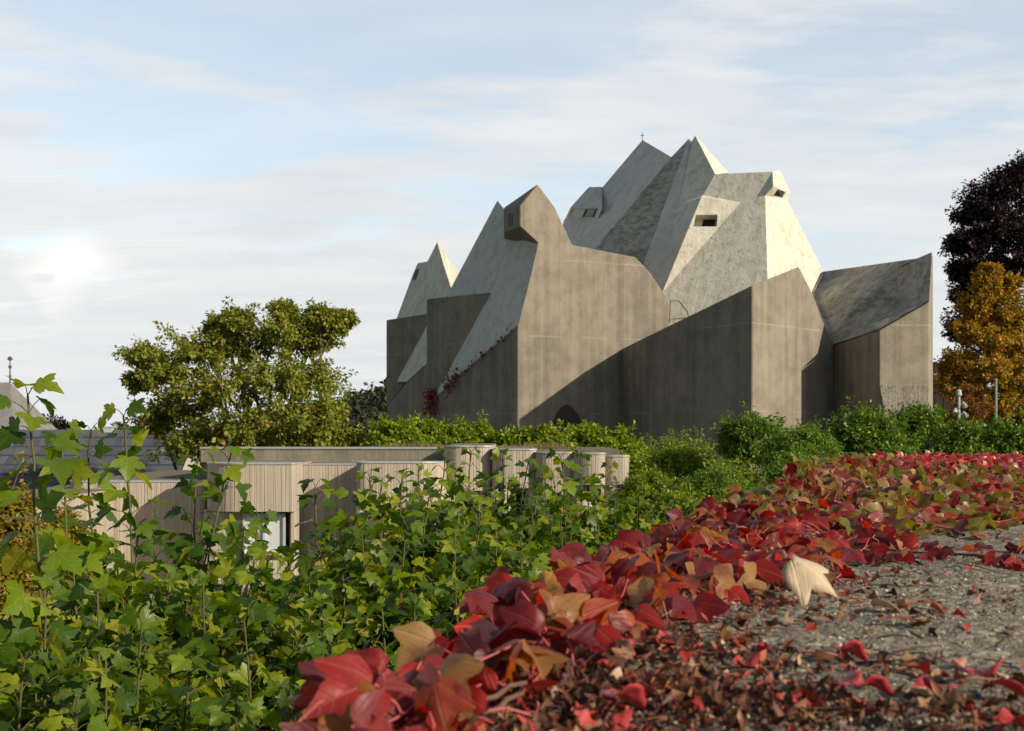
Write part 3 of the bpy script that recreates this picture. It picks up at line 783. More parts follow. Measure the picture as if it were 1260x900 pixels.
prism('wall', [(xof(723, 28.9), 28.88), (xof(739, 28.9), 28.88), (xof(739, 28.9), 35), (xof(723, 28.9), 35)], -.2, zof(632.5, 28.9), M['boards'], house)
bay(745, 775, 29.0, 560.5, .25, .2, ybot=597, low=[(745, 763, .03)])
# roof plates
prism('roof', [(xof(250, 33), 32.6), (xof(560, 31.4), 32.3), (xof(775, 29), 31.6), (xof(775, 29), 37), (xof(250, 33), 38)], 4.7, zof(553.5, 32), M['roof_felt'], house)
# ------------------------------------------------------------------ sparse dry grass on the roof
rs = np.random.RandomState(5)
n = 2600; gxp = rs.uniform(xof(385, 33), xof(770, 31), n); gyp = rs.uniform(32.7, 35.6, n)
keep = (np.sin(gxp*2.1)+np.sin(gxp*.7+gyp)) > -.9
gxp, gyp = gxp[keep], gyp[keep]; n = len(gxp)
hh_ = rs.uniform(.06, .26, n)*(.6+.4*np.sin(gxp*1.7)); a = rs.rand(n)*6.28; zb = zof(553.5, 32)
w = .012
base = np.stack([gxp, gyp, np.full(n, zb)], 1); tip = base+np.stack([rs.normal(0, .05, n), rs.normal(0, .05, n), hh_], 1)
dx = np.stack([np.cos(a)*w, np.sin(a)*w, a*0], 1)
V = np.stack([base-dx, base+dx, tip], 1).reshape(-1, 3); F = np.arange(n*3).reshape(-1, 3)
M['dry_grass'] = mat_leaf('dry roof grass', [(0, (.12, .10, .04)), (.5, (.2, .17, .07)), (.8, (.26, .13, .05)), (1, (.10, .13, .03))], .8, .3)
g_ = mesh_np('roof_grass', V, F, M['dry_grass']); tag(g_, kind='stuff'); g_['category'] = 'grass'; g_['label'] = 'sparse dry grass growing on the flat concrete roof'

# ------------------------------------------------------------------ slate-roofed house and the spired gable, far left
def mat_slate(name, base):
    t = NT(name); p = t.pos(); sx = t.n('SeparateXYZ'); t.set(sx, 0, p)
    s = t.math('MULTIPLY', sx.outputs[2], 2.7); fr = t.math('FRACT', s); fl = t.math('FLOOR', s)
    x = t.math('ADD', t.math('MULTIPLY', sx.outputs[0], 3.2), t.math('MULTIPLY', fl, .5))
    cb = t.n('CombineXYZ'); t.set(cb, 0, t.math('FLOOR', x)); t.set(cb, 1, fl)
    wn = t.n('TexWhiteNoise', noise_dimensions='2D'); t.set(wn, 'Vector', cb.outputs[0])
    col = t.mix(wn.outputs[0], [q*.7 for q in base], [q*1.3 for q in base])
    col = t.mix(t.step(fr, .22, .02), col, [q*.3 for q in base])
    col = t.mix(t.math('MULTIPLY', t.step(t.noise(p, .8, 4), .5, .7), .4), col, [q*1.7 for q in base])
    return t.done(t.bsdf(col, .6, t.bump(fr, 1.0, .3), .4).outputs[0])
M['slate'] = mat_slate('dark slate tiles', (.075, .08, .10)); M['slate_pale'] = mat_slate('pale slate tiles', (.16, .155, .155))
M['render_wall'] = mat_plain('pale rendered wall', (.42, .39, .34), .9, scale=2)
def gable_house(name, label, x0, x1, y0, y1, zr, ze, mr, chimney=None):
    r = empty(name, ((x0+x1)/2, (y0+y1)/2, 0), label, 'house')
    ym = (y0+y1)/2
    bm = bmesh.new()
    V = [bm.verts.new(p) for p in [(x0, y0+.3, -2), (x1, y0+.3, -2), (x1, y1-.3, -2), (x0, y1-.3, -2), (x0, y0+.3, ze), (x1, y0+.3, ze), (x1, y1-.3, ze), (x0, y1-.3, ze), (x0, ym, zr-.12), (x1, ym, zr-.12)]]
    for f in [(0, 1, 5, 4), (2, 3, 7, 6), (1, 2, 6, 9, 5), (3, 0, 4, 8, 7), (3, 2, 1, 0), (4, 5, 9, 8), (6, 7, 8, 9)]: bm.faces.new([V[k] for k in f])
    bm_obj('wall', bm, M['render_wall'], r)
    bm = bmesh.new(); sl_ = (zr-ze)/(ym-y0-.3)
    def rv(x, y, z): return bm.verts.new((x, y, z))
    e = .35; zl = ze-sl_*.3
    A_ = [rv(x0-e, y0, zl), rv(x1+e, y0, zl), rv(x1+e, ym, zr), rv(x0-e, ym, zr), rv(x1+e, y1, zl), rv(x0-e, y1, zl)]
    B_ = [rv(v.co.x, v.co.y, v.co.z+.16) for v in A_]
    for L in (A_, B_): bm.faces.new((L[0], L[1], L[2], L[3])); bm.faces.new((L[3], L[2], L[4], L[5]))
    loop = [0, 1, 2, 4, 5, 3]
    for k in range(6): bm.faces.new((A_[loop[k]], A_[loop[(k+1) % 6]], B_[loop[(k+1) % 6]], B_[loop[k]]))
    rf = bm_obj('roof', bm, mr, r)
    if chimney:
        bm = bmesh.new(); add_box(bm, (chimney[0], ym, zr), (.34, .34, .5)); add_box(bm, (chimney[0], ym, zr+.28), (.42, .42, .05))
        q = bm_obj('chimney', bm, M['white_paint'], rf); q.matrix_parent_inverse = Matrix()
    return r
gable_house('slate_house', 'house with a long dark slate roof behind the saplings', xof(-80, 52), xof(232, 52), 47, 57, zof(529, 52)-.16, 2.3, M['slate'], chimney=(xof(134, 52), 0))
sp = empty('spired_house', (xof(-30, 82), 85, 0), 'tall pale slate gable with a thin roof finial at the left edge', 'house')
apx = P(5, 470, 84); bm = bmesh.new()
hw = 2.4
B4 = [(apx.x-hw-6, 80, 4.6), (apx.x+hw, 80, 4.6), (apx.x+hw, 90, 4.6), (apx.x-hw-6, 90, 4.6)]
b = [bm.verts.new(p) for p in B4]; ra, rb = bm.verts.new((apx.x-5, 85, apx.z)), bm.verts.new((apx.x, 85, apx.z))
for f in ((b[0], b[1], rb, ra), (b[1], b[2], rb), (b[2], b[3], ra, rb), (b[3], b[0], ra), (b[3], b[2], b[1], b[0])): bm.faces.new(f)
bm_obj('roof', bm, mat_plain('pale slate', (.20, .19, .185), .8, scale=1.5, var=.3), sp)
prism('wall', [(apx.x-hw-5.7, 80.3), (apx.x+hw-.3, 80.3), (apx.x+hw-.3, 89.7), (apx.x-hw-5.7, 89.7)], -2, 4.62, M['render_wall'], sp)
bm = bmesh.new(); tz = zof(440, 85)
add_tube(bm, [(apx.x, 85, apx.z-.2), (apx.x, 85, tz)], [.06, .03], 6)
for zk, rk in ((.62, .13), (.95, .16), (.25, .1)):
    bmesh.ops.create_uvsphere(bm, u_segments=8, v_segments=6, radius=rk, matrix=Matrix.Translation((apx.x, 85, apx.z+(tz-apx.z)*zk)))
add_box(bm, (apx.x, 85, tz-.12), (.42, .05, .05))
bm_obj('finial', bm, M['iron'], sp)
# ------------------------------------------------------------------ right edge: dark fence and two lamp posts
fx0, fx1 = xof(1138, 78), xof(1176, 78)
fence = empty('board_fence', ((fx0+fx1)/2, 78, gz(fx0, 78)), 'tall dark board fence just right of the church', 'fence')
bm = bmesh.new(); zt = zof(446, 78); x = fx0
while x < fx1:
    add_box(bm, (x+.1, 78+.02*math.sin(x*9), (zt-2)/2+.04*math.sin(x*5)), (.19, .04, zt+2)); x += .2
bm_obj('board_panel', bm, mat_plain('dark stained boards', (.028, .022, .018), .8), fence)
bm = bmesh.new()
for k in range(4): add_box(bm, (fx0+k*(fx1-fx0)/3, 78.12, zt/2-1), (.14, .14, zt+2))
bm_obj('post', bm, M['bark'], fence)
def lamp_post(px, ytop, Y, label, m, heads):
    x = xof(px, Y); z0 = gz(x, Y)-.05; zt = zof(ytop, Y)
    r = empty('lamp_post', (x, Y, z0), label, 'lamp', None)
    bm = bmesh.new(); add_tube(bm, [(x, Y, z0), (x, Y, z0+.9), (x, Y, z0+.95), (x, Y, zt)], [.075, .075, .05, .042], 8)
    bm_obj('post', bm, m, r)
    for dz, dx_, kind in heads:
        bm = bmesh.new(); z = zt-dz
        if kind == 'spot':
            add_tube(bm, [(x+dx_*.25, Y, z+.02), (x+dx_, Y-.05, z-.06)], .025, 6)
            add_tube(bm, [(x+dx_*.7, Y, z+.09), (x+dx_*1.0, Y-.05, z), (x+dx_*1.2, Y-.12, z-.08)], [.03, .06, .07], 8)
        else:
            add_tube(bm, [(x, Y, z), (x, Y, z+.04), (x, Y, z+.2), (x, Y, z+.25)], [.04, .10, .08, .02], 8)
        bm_obj('lamp_head', bm, M['white_paint'] if m is M['white_paint'] else m, r)
lamp_post(1180, 488, 42, 'white lamp post with clustered lamp heads in front of rusty shrub', M['white_paint'], [(0, 0, 'top'), (.28, .17, 'spot'), (.62, .2, 'spot'), (.5, -.16, 'spot')])
lamp_post(1225.5, 466, 44, 'slim grey lamp post with a short side arm by the golden tree', M['grey_paint'], [(.25, -.3, 'spot')])
# ------------------------------------------------------------------ trees
def cl(Y, *items):              # clumps given as sight lines at their own distance
    out = []
    for px, py, r, *dy in items:
        y = Y+(dy[0] if dy else 0)
        c = P(px, py, y); rr = r/FPX*y
        out.append(((c.x, c.y, c.z), (rr*1.12, rr*1.1, rr*.72)))
    return out
Y = 42
tree('broad_tree', 'broad yellowing green tree rising behind the low concrete house', (xof(310, Y), Y, 0), (xof(310, Y), Y, 4.2),
     cl(Y, (205, 455, 36, -.5), (250, 432, 40), (300, 425, 40, .6), (348, 412, 40, -.4), (385, 420, 34, .8), (222, 500, 46), (275, 478, 50, -1), (335, 468, 50, -1), (385, 470, 40),
        (398, 515, 34, -.4), (350, 520, 50, -1), (290, 530, 50, -1.2), (235, 545, 40, -.6), (405, 545, 28), (340, 560, 45), (290, 398, 22), (270, 402, 17, .5), (415, 397, 18), (395, 390, 16, -.3), (350, 385, 14), (325, 560, 40),
        (178, 440, 20), (172, 470, 14), (195, 520, 22, .3), (425, 540, 16)),
     21, 'lime_tree', .2, n_twig=56, n_leaf=44, leaf=.145, spray=.25, reach=1.04, stray=.5)
Y = 112
tree('copper_beech', 'very dark purple beech tree at the right edge', (xof(1262, Y), Y, 0), (xof(1262, Y), Y, 9),
     cl(Y, (1262, 215, 30), (1232, 235, 34), (1205, 262, 32), (1196, 300, 26), (1240, 280, 40, -1), (1285, 250, 50), (1270, 310, 55, -2), (1215, 330, 40), (1188, 335, 18), (1192, 365, 20), (1180, 300, 12), (1290, 360, 60), (1215, 400, 45), (1300, 200, 40), (1270, 440, 70), (1190, 410, 22), (1240, 480, 60), (1200, 490, 40)),
     22, 'beech', .5, n_twig=64, n_leaf=70, leaf=.34, spray=.7, reach=1.05)
Y = 70
tree('golden_tree', 'cone-shaped golden autumn tree in front of the dark beech', (xof(1225, Y), Y, 0), (xof(1222, Y), Y, 8),
     cl(Y, (1217, 335, 12), (1213, 350, 18), (1222, 368, 24), (1200, 380, 20), (1240, 395, 30), (1195, 410, 26), (1225, 420, 36, -.8), (1255, 425, 34), (1185, 445, 24), (1215, 460, 40, -1), (1250, 470, 42, -.6), (1172, 455, 12), (1180, 480, 26), (1225, 500, 42, -.5), (1265, 510, 40), (1188, 520, 30), (1275, 460, 30), (1282, 400, 22), (1165, 470, 7), (1240, 350, 13)),
     23, 'gold', .2, n_twig=46, n_leaf=54, leaf=.2, spray=.32, lift=.9)
Y = 48
shrub('rusty_shrub', 'rusty orange shrub behind the white lamp post', 'shrub', None, (xof(1186, Y), Y, gz(xof(1186, Y), Y)), P(1186, 510, Y), (.9, .7, 1.2), 24, 'rust', n=10, size=.42, n_twig=14, n_leaf=22, leaf=.09)
Y = 105
tree('dark_red_tree', 'distant dark red tree beyond the slate roof', (xof(62, Y), Y, 0), (xof(62, Y), Y, 3), cl(Y, (48, 522, 12), (62, 522, 14), (78, 528, 10), (55, 540, 18), (72, 545, 16)), 25, 'beech', .25, n_twig=20, n_leaf=24, leaf=.3, spray=.5)
Y = 160
tree('distant_tree', 'small hazy tree on the skyline left of the broad tree', (xof(146, Y), Y, 0), (xof(146, Y), Y, 3), cl(Y, (146, 528, 9), (152, 534, 10), (138, 538, 9)), 26, 'forest', .2, n_twig=16, n_leaf=20, leaf=.4, spray=.6)
Y = 150
tree('distant_tree', 'dark skyline tree touching the left side of the broad tree', (xof(175, Y), Y, 0), (xof(175, Y), Y, 3), cl(Y, (172, 526, 11), (185, 524, 12), (160, 534, 10)), 27, 'forest', .2, n_twig=16, n_leaf=20, leaf=.4, spray=.6)
# far wood: one mass
rs = np.random.RandomState(8); pos, dirs, siz = [], [], []
for k in range(900):
    x, y = rs.uniform(-85, 60), rs.uniform(225, 370)
    z = float(hillz(x, y))-2.2
    if z < .5: continue
    r = rs.uniform(2.4, 4.4); u = unit(rs, 70); u[:, 2] = np.abs(u[:, 2])
    pos.append(np.array([x, y, z])+u*r*np.array([1, 1, 1.5])*(.75+.35*rs.rand(70, 1))); dirs.append(unit(rs, 70)); siz.append(rs.uniform(.9, 1.9, 70))
pos, dirs, siz = map(np.concatenate, (pos, dirs, siz))
v, f, uv = leaves_np(T_QUAD, pos, dirs, unit(rs, len(pos))*.6+[0, 0, .7], siz, rs)
o = mesh_np('far_wood', v, f, M['forest'], None, uv); tag(o, 'dark wooded hillside seen beside the church', 'wood', None, 'stuff')

# ------------------------------------------------------------------ shrubs in front of the church
def bush(px, ytop, wpx, Y, seed, fol, label, group, leaf=.095, name='leafy_shrub', dense=1.0, tall=1.3, **kw):
    x = xof(px, Y); g = gz(x, Y); zt = zof(ytop, Y); r = wpx/FPX*Y
    h = zt-g; cz = zt-min(h*.55, r*tall); rz = zt-cz
    n = int(max(12, min(60, 30*dense))); size = .42*math.sqrt(r*rz)
    return shrub(name, label, 'shrub', group, (x, Y, g), (x, Y, cz), (r, r*.8, rz*.85), seed, fol, n=n, size=size, n_twig=24, n_leaf=32, leaf=leaf, spray=min(.2, size*.3), **kw)
G1 = 'light green shrubs between the low house and the church'
k = 100
for px, yt, w, Y, lab in [(492, 512, 42, 41, 'light green shrub below the red climber, at the left end of its row'), (538, 510, 46, 42, 'light green shrub right in front of the dark left wall of the church'),
                          (590, 514, 44, 42, 'light green shrub left of the pale corner of the tall wall'), (628, 530, 20, 41, 'small light green shrub at the foot of the pale wall corner'),
                          (668, 520, 36, 41, 'light green shrub left of the arched portal'), (716, 518, 40, 42, 'light green shrub in front of the arched portal'), (757, 528, 34, 41, 'light green shrub behind the last concrete bay')]:
    bush(px, yt, w, Y, k, 'privet', lab, G1, .17, dense=.9, stray=.35); k += 1
bush(835, 522, 66, 33, 120, 'privet', 'rounded yellow-green shrub right of the last concrete bay', 'shrubs in front of the church', .075, dense=1.5)
bush(800, 575, 40, 29, 121, 'privet', 'low yellow-green shrub beside the last concrete bay', 'shrubs in front of the church', .075, dense=1.3)
bush(880, 566, 60, 24, 122, 'cypress', 'soft feathery green shrub left of the dark round shrub', 'shrubs in front of the church', .05, dense=2)
bush(928, 499, 44, 31, 123, 'shrub', 'dark round shrub in front of the pale lit church wall', 'shrubs in front of the church', .085, dense=1.5)
bush(985, 512, 50, 27, 124, 'cypress', 'soft feathery green shrub in the middle of the row', 'shrubs in front of the church', .055, dense=2)
bush(985, 552, 56, 21, 128, 'cypress', 'low feathery green shrub behind the red creeper', 'shrubs in front of the church', .045, dense=2.4)
bush(1068, 494, 56, 29, 125, 'shrub', 'spreading green shrub in front of the dark recess of the church', 'shrubs in front of the church', .085, dense=1.4)
bush(1128, 492, 44, 30, 126, 'shrub', 'green shrub below the pebbled end wall of the church', 'shrubs in front of the church', .085, dense=1.4)
bush(1190, 512, 44, 27, 127, 'shrub', 'green shrub at the foot of the white lamp post', 'shrubs in front of the church', .085, dense=1.3)
bush(905, 555, 60, 27, 133, 'privet', 'light green shrub between the feathery and the dark round shrubs', 'shrubs in front of the church', .075, dense=1.6)
bush(850, 590, 55, 23, 134, 'privet', 'bright green shrub low beside the saplings, right of the house', 'shrubs in front of the church', .07, dense=1.6)
bush(1010, 575, 46, 18, 135, 'privet', 'small yellow-green shrub touching the creeper mound', 'shrubs in front of the church', .055, dense=1.6)
bush(1248, 510, 44, 25, 129, 'shrub', 'green shrub at the right edge below the golden tree', 'shrubs in front of the church', .085, dense=1.3)
bush(1100, 545, 60, 20, 130, 'shrub', 'low green shrub just beyond the creeper mound', 'shrubs in front of the church', .07, dense=1.5)
bush(1200, 545, 60, 20, 131, 'privet', 'low light green shrub beyond the scarlet creeper', 'shrubs in front of the church', .07, dense=1.2)
bush(930, 590, 50, 17, 132, 'cypress', 'bright low green shrub close behind the creeper', 'shrubs in front of the church', .045, dense=2.2)
bush(12, 535, 46, 13, 140, 'maple_yellow', 'yellow-leaved shrub at the left edge', None, .07, dense=2.4, tall=9)
bush(78, 572, 22, 14, 141, 'maple_yellow', 'thin brownish yellow shrub in front of the slate roof', None, .05, dense=1.6, tall=9)

# red climber on the church's left wall
rs = np.random.RandomState(31); pos, ups = [], []
rootp = hD(538, 500)+Vector((-.05, -.12, 0))
iv = empty('red_climber', (rootp.x, rootp.y, 0), 'red climbing plant on the dark left wall of the church', 'climber')
for k in range(520):
    q = rs.rand()
    if q < .62: p = hD(528+rs.normal(4, 5), 478+rs.rand()*30)
    elif q < .86: f_ = rs.rand(); p = e2.lerp(e1, f_*.2); p = p+Vector((0, 0, rs.normal(.05, .35)))
    else: f_ = rs.rand(); p = e2.lerp(e1, f_*.95); p = p+Vector((0, 0, rs.normal(0, .04)))
    if q < .9 or rs.rand() < .5:
        pos.append(np.array(p)+[-.12, -.16, 0]+rs.normal(0, .06, 3)); ups.append(np.array([-.6, -.7, .4])+rs.normal(0, .3, 3))
pos, ups = np.array(pos), np.array(ups); d_ = rs.normal(0, .5, pos.shape)+[0, 0, -1]
v, f, uv = leaves_np(T_QUAD, pos, d_, ups, rs.uniform(.10, .26, len(pos)), rs)
mesh_np('foliage', v, f, M['creeper_red'], iv, uv)
wood([(np.array([[rootp.x, rootp.y, 0], [rootp.x+.1, rootp.y-.03, 3], np.array(hD(534, 480))+[-.06, -.1, 0]]), .05, .02), (np.array([np.array(e2)+[-.06, -.1, 0], np.array(e1.lerp(e2, .5))+[-.06, -.1, 0], np.array(e1)+[-.06, -.1, 0]]), .03, .012)], M['vine'], 'stem', iv)

# ------------------------------------------------------------------ saplings below the wall
protos = []
GS = 'sycamore saplings below the wall'
def sap(px, ytop, Y, seed, label, group=GS, **kw):
    x = xof(px, Y); g = gz(x, Y); return sapling((x, Y, g), zof(ytop, Y)-g, seed, label, group, tpl=T_MAPLE if Y < 4.3 else (T_MAPLE_LOW if Y < 6.0 else T_MAPLE_FAR), **kw)
sap(34, 487, 4.4, 1, 'tallest sycamore sapling, its top shoot rising over the spired gable', branches=16, brmax=.76, spread_=.5, lean=(.02, 0), leaf=(.085, .135), step_=.075)
sap(152, 512, 5.2, 2, 'tall sycamore shoot standing against the slate roof, nearest the broad tree', branches=16, brmax=.74, spread_=.5, leaf=(.07, .115), step_=.07)
sap(112, 530, 5.8, 3, 'sycamore shoot in the middle of the slate roof', branches=16, brmax=.74, spread_=.5, leaf=(.07, .115), step_=.07)
sap(76, 545, 5.0, 8, 'sycamore sapling with a bent top before the left end of the slate roof', branches=16, brmax=.76, spread_=.5, leaf=(.07, .115), step_=.07)
sap(243, 566, 6.4, 4, 'sycamore shoot rising at the left end of the rounded concrete bays', branches=20, leaf=(.075, .12), step_=.075)
sap(285, 556, 6.2, 5, 'sycamore shoot covering the first sunlit concrete bay', branches=20, leaf=(.075, .12), step_=.075)
sap(388, 600, 6.4, 6, 'sycamore shoot in front of the shaded wall between two bays', branches=20, leaf=(.075, .12), step_=.075)
sap(690, 562, 8.2, 7, 'sycamore sapling topped by one bright leaf before the right-hand bays', branches=20, leaf=(.075, .12), step_=.075)
LM = 'dense leafy sycamore sapling within the low green mass, not rising above the concrete house'
k = 10
for px, yt, Y in [(190, 645, 5.4), (55, 720, 3.7), (150, 729, 4.2), (235, 704, 4.8), (330, 681, 5.2), (300, 764, 4), (395, 748, 4.4), (440, 611, 6), (470, 591, 7.2), (515, 579, 7.8), (548, 558, 7.2), (580, 556, 8), (618, 560, 8.6), (650, 569, 8.4),
                  (500, 647, 5.6), (590, 631, 6.2), (660, 615, 6.8), (715, 559, 8.6), (750, 576, 9.4), (560, 718, 4.9), (700, 616, 7.4), (790, 603, 10), (835, 626, 11), (470, 749, 4.3), (130, 806, 3.5), (235, 814, 3.6), (870, 621, 12.5), (355, 852, 3.4),
                  (425, 724, 5.2), (350, 745, 5.6), (380, 687, 6.4), (270, 750, 5.6), (120, 685, 5.8), (530, 602, 6.6), (610, 610, 7.4), (680, 583, 8), (760, 609, 8.6), (640, 683, 6), (30, 814, 3.4), (420, 833, 3.9), (735, 643, 8.2), (800, 675, 9.6),
                  (560, 657, 5.8), (495, 588, 6.8), (90, 699, 4.4), (205, 702, 5), (310, 710, 4.6), (420, 692, 5.6), (455, 586, 7.6), (600, 590, 8.8), (635, 641, 7), (560, 582, 9.2), (665, 577, 9), (730, 591, 9.6), (780, 619, 10.5), (820, 621, 11.5),
                  (860, 622, 12.5), (900, 625, 14), (370, 689, 6.8), (175, 768, 3.9), (95, 861, 3.3), (290, 868, 3.4), (510, 753, 4.6), (620, 704, 6.6), (770, 651, 9),
                  (470, 640, 6.4), (530, 612, 8.4), (575, 600, 7.6), (625, 596, 9.2), (670, 606, 7.8), (705, 600, 9.0), (745, 612, 8.8), (785, 622, 9.8), (640, 660, 6.4), (545, 660, 6.2), (715, 650, 7.6), (825, 628, 11),
                  (318, 634, 5.6), (300, 650, 5.2), (445, 655, 5.6), (480, 618, 7.0), (505, 606, 8.6), (560, 606, 8.8), (595, 615, 6.8), (610, 650, 6.0), (655, 630, 7.2), (690, 640, 7.0), (730, 632, 8.2), (760, 640, 8.4), (800, 640, 9.2), (850, 622, 11.8), (885, 614, 13), (380, 690, 4.8), (250, 720, 4.4), (120, 730, 4.0), (170, 650, 5.0)]:
    if True:
        h = zof(yt, Y)-gz(xof(px, Y), Y); far = Y > 6.0
        same = [q for q in protos if abs(q[1]/h-1) < .22 and q[2] == far]
        if len(same) < 3:
            r_ = sap(px, yt, Y, k, LM, branches=88, spread_=.75, leaf=(.045, .10), bare=.1, step_=.062)
            protos.append((r_, h, far))
        else:
            src, h0, _ = same[k % len(same)]
            r_ = src.copy(); COL.objects.link(r_); x = xof(px, Y); r_.location = (x, Y, gz(x, Y))
            r_.rotation_euler = (0, 0, (k*2.4) % 6.28); r_.scale = (h/h0,)*3
            for ch in src.children:
                c = ch.copy(); COL.objects.link(c); c.parent = r_; c.matrix_parent_inverse = ch.matrix_parent_inverse.copy()
        k += 1
# ------------------------------------------------------------------ the wall with its coping
def mat_stone(name, a, b, k):
    t = NT(name); p = t.pos()
    big, med, fine = t.noise(p, 2.2, 5, .62), t.noise(p, 26, 5, .65), t.noise(p, 140, 3, .7)
    vo = t.n('TexVoronoi'); t.set(vo, 'Vector', p); vo.inputs['Scale'].default_value = 85
    sp = vo.outputs['Color']; bw = t.n('RGBToBW'); t.set(bw, 0, sp)
    col = t.mix(t.step(t.math('ADD', t.math('MULTIPLY', big, .5), t.math('MULTIPLY', med, .5)), .36, .64), a, b)
    col = t.mix(t.math('MULTIPLY', t.step(bw.outputs[0], .55, .95), .55), col, (.52, .46, .36))
    col = t.mix(t.math('MULTIPLY', t.step(bw.outputs[0], .32, .08), .7), col, (.07, .055, .04))
    col = t.mix(t.math('MULTIPLY', t.step(med, .58, .72), .6), col, (.09, .07, .05))
    h = t.math('ADD', t.math('MULTIPLY', t.math('SUBTRACT', 1, vo.outputs['Distance']), .22), t.math('ADD', t.math('MULTIPLY', med, 1.5), t.math('MULTIPLY', fine, .3)))
    return t.done(t.bsdf(col, .9, t.bump(h, k, .014), .25).outputs[0])
M['coping'] = mat_stone('rough aggregate coping', (.12, .103, .076), (.245, .21, .155), .9)
M['wall_stone'] = mat_stone('rough stone wall', (.16, .14, .11), (.26, .22, .17), .9)
wall = empty('stone_wall', tuple(wpt(6, 1.2, -1.4)), 'broad low wall with rough stone slabs on top in the right foreground', 'wall')
VW = 2.4
bm = bmesh.new()
q = [wpt(-1.5, .07), wpt(14.2, .07), wpt(14.2, VW-.07), wpt(-1.5, VW-.07)]
lo = [bm.verts.new((p.x, p.y, 1.6)) for p in q]; hi = [bm.verts.new((p.x, p.y, WTOP-.115)) for p in q]
for k in range(4): bm.faces.new((lo[k], lo[(k+1) % 4], hi[(k+1) % 4], hi[k]))
bm.faces.new(lo); bm.faces.new(hi); bm_obj('wall_body', bm, M['wall_stone'], wall)
def relief(u, v):
    z = np.zeros_like(u); r_ = np.random.RandomState(77)
    for k in range(26):
        fr = 2.2*1.22**k; a = r_.rand()*6.28; ph = r_.rand()*6.28; ph2 = r_.rand()*6.28; b = r_.rand()*6.28
        if fr > 140: break
        z += np.sin((u*math.cos(a)+v*math.sin(a))*fr+ph)*np.sin((u*math.cos(b)+v*math.sin(b))*fr*.83+ph2)*.010*fr**-.52
    return z
def slab(u0, u1, du, dz):
    u = np.linspace(u0, u1, max(3, int((u1-u0)/du)+1)); v = np.linspace(0, VW, int(VW/du)+1)
    U, Vv = np.meshgrid(u, v); nu, nv = len(u), len(v)
    edge_ = np.minimum(np.minimum(U-u0, u1-U), np.minimum(Vv, VW-Vv))
    r_ = np.random.RandomState(int(u0*10)+50)
    z = relief(U, Vv)*1.0+dz-.014*np.exp(-edge_/.012)+r_.normal(0, .0012, U.shape)
    top = np.array(wpt(0, 0))[None]+U.reshape(-1, 1)*np.array(WU)+Vv.reshape(-1, 1)*np.array(WV); top[:, 2] += z.ravel()
    idx = np.arange(nu*nv).reshape(nv, nu)
    ring = np.concatenate([idx[0], idx[1:, -1], idx[-1, -2::-1], idx[-2:0:-1, 0]])
    bot = top[ring].copy(); bot[:, 2] = WTOP-.114
    V = np.concatenate([top, bot]); o = nu*nv; m_ = len(ring)
    i, j = np.meshgrid(np.arange(nu-1), np.arange(nv-1)); k = (j*nu+i).ravel()
    F = np.stack([k, k+1, k+1+nu, k+nu], 1)
    kk = np.arange(m_); k2 = (kk+1) % m_
    F2 = np.stack([ring[k2], ring[kk], o+kk, o+k2], 1)
    return mesh_np('coping_slab', V, np.concatenate([F, F2]), M['coping'], wall)
ends = [-1.5, -.12, 1.60, 3.30, 5.02, 6.74, 8.46, 11.0, 14.3]
dzs = [-.004, -.016, 0, .004, -.003, .003, 0, 0, 0]
for k in range(len(ends)-1):
    u0, u1 = ends[k], ends[k+1]
    slab(u0+.012, u1-.012, .012 if .5 < u1 < 4 else (.03 if u1 < 9 else .12), dzs[k])

# ------------------------------------------------------------------ creeper along the wall's edge
def creeper(label, fol, area, n, size, hgt, seed, tpl=None, hang=0.15, petiole=True, dens=None, vines=6, droop=(-.9, .1)):
    """area: function of random state -> u, v ; hgt(u, v) -> leaf height"""
    rs = np.random.RandomState(seed)
    U, V = area(rs, n)
    root = empty('wall_creeper', tuple(wpt(float(U.mean()), float(V.mean()))), label, 'creeper', 'creeper on the wall')
    H = hgt(U, V, rs)
    base = np.array(wpt(0, 0))[None]+U[:, None]*np.array(WU)+V[:, None]*np.array(WV)
    hp = base.copy(); hp[:, 2] += H
    d = rs.normal(0, .75, (n, 3)); d[:, 2] = rs.uniform(droop[0], droop[1], n)
    d += np.array([-.35, -.45, 0])
    up = rs.normal(0, .5, (n, 3))+[-.1, -.25, .9]
    s = size[0]+(size[1]-size[0])*rs.rand(n)**1.4
    v, f, uv = leaves_np(tpl or T_IVY, hp, d, up, s, rs)
    mesh_np('foliage', v, f, M[fol], root, uv)
    segs = []
    for k in range(n):
        if rs.rand() < .8:
            b = base[k]+np.array([rs.normal(0, .04), rs.normal(0, .04), .008]); m_ = (b+hp[k])/2+rs.normal(0, .006, 3)
            segs.append((np.array([b, m_, hp[k]]), .0016, .0012))
    n0 = sum(len(q[0])-1 for q in segs)*5
    u0, u1, v0, v1 = U.min(), U.max(), V.min(), V.max()
    for k in range(vines):
        uu = np.linspace(u0, u1, 14); a = rs.uniform(v0, v1); b = rs.uniform(v0, v1)
        vv = np.linspace(a, b, 14)+np.cumsum(rs.normal(0, .025, 14))
        vv = np.maximum(vv, -.02)
        segs.append((np.stack([np.array(wpt(x, y, .006+.008*rs.rand())) for x, y in zip(uu, vv)]), .0045, .0025))
    o = wood(segs, [M['red_stem'], M['vine']], 'stem', root)
    mi = np.ones(len(o.data.polygons), dtype=np.int32); mi[:n0] = 0; o.data.polygons.foreach_set('material_index', mi)
    return root
def ar(u0, u1, v0, v1, p=1.0, v1b=None):
    def fn(rs, n):
        f_ = rs.rand(n); u = u0+(u1-u0)*f_
        hi = v1+((v1b if v1b is not None else v1)-v1)*f_
        return u, v0+(hi-v0)*rs.rand(n)**p
    return fn
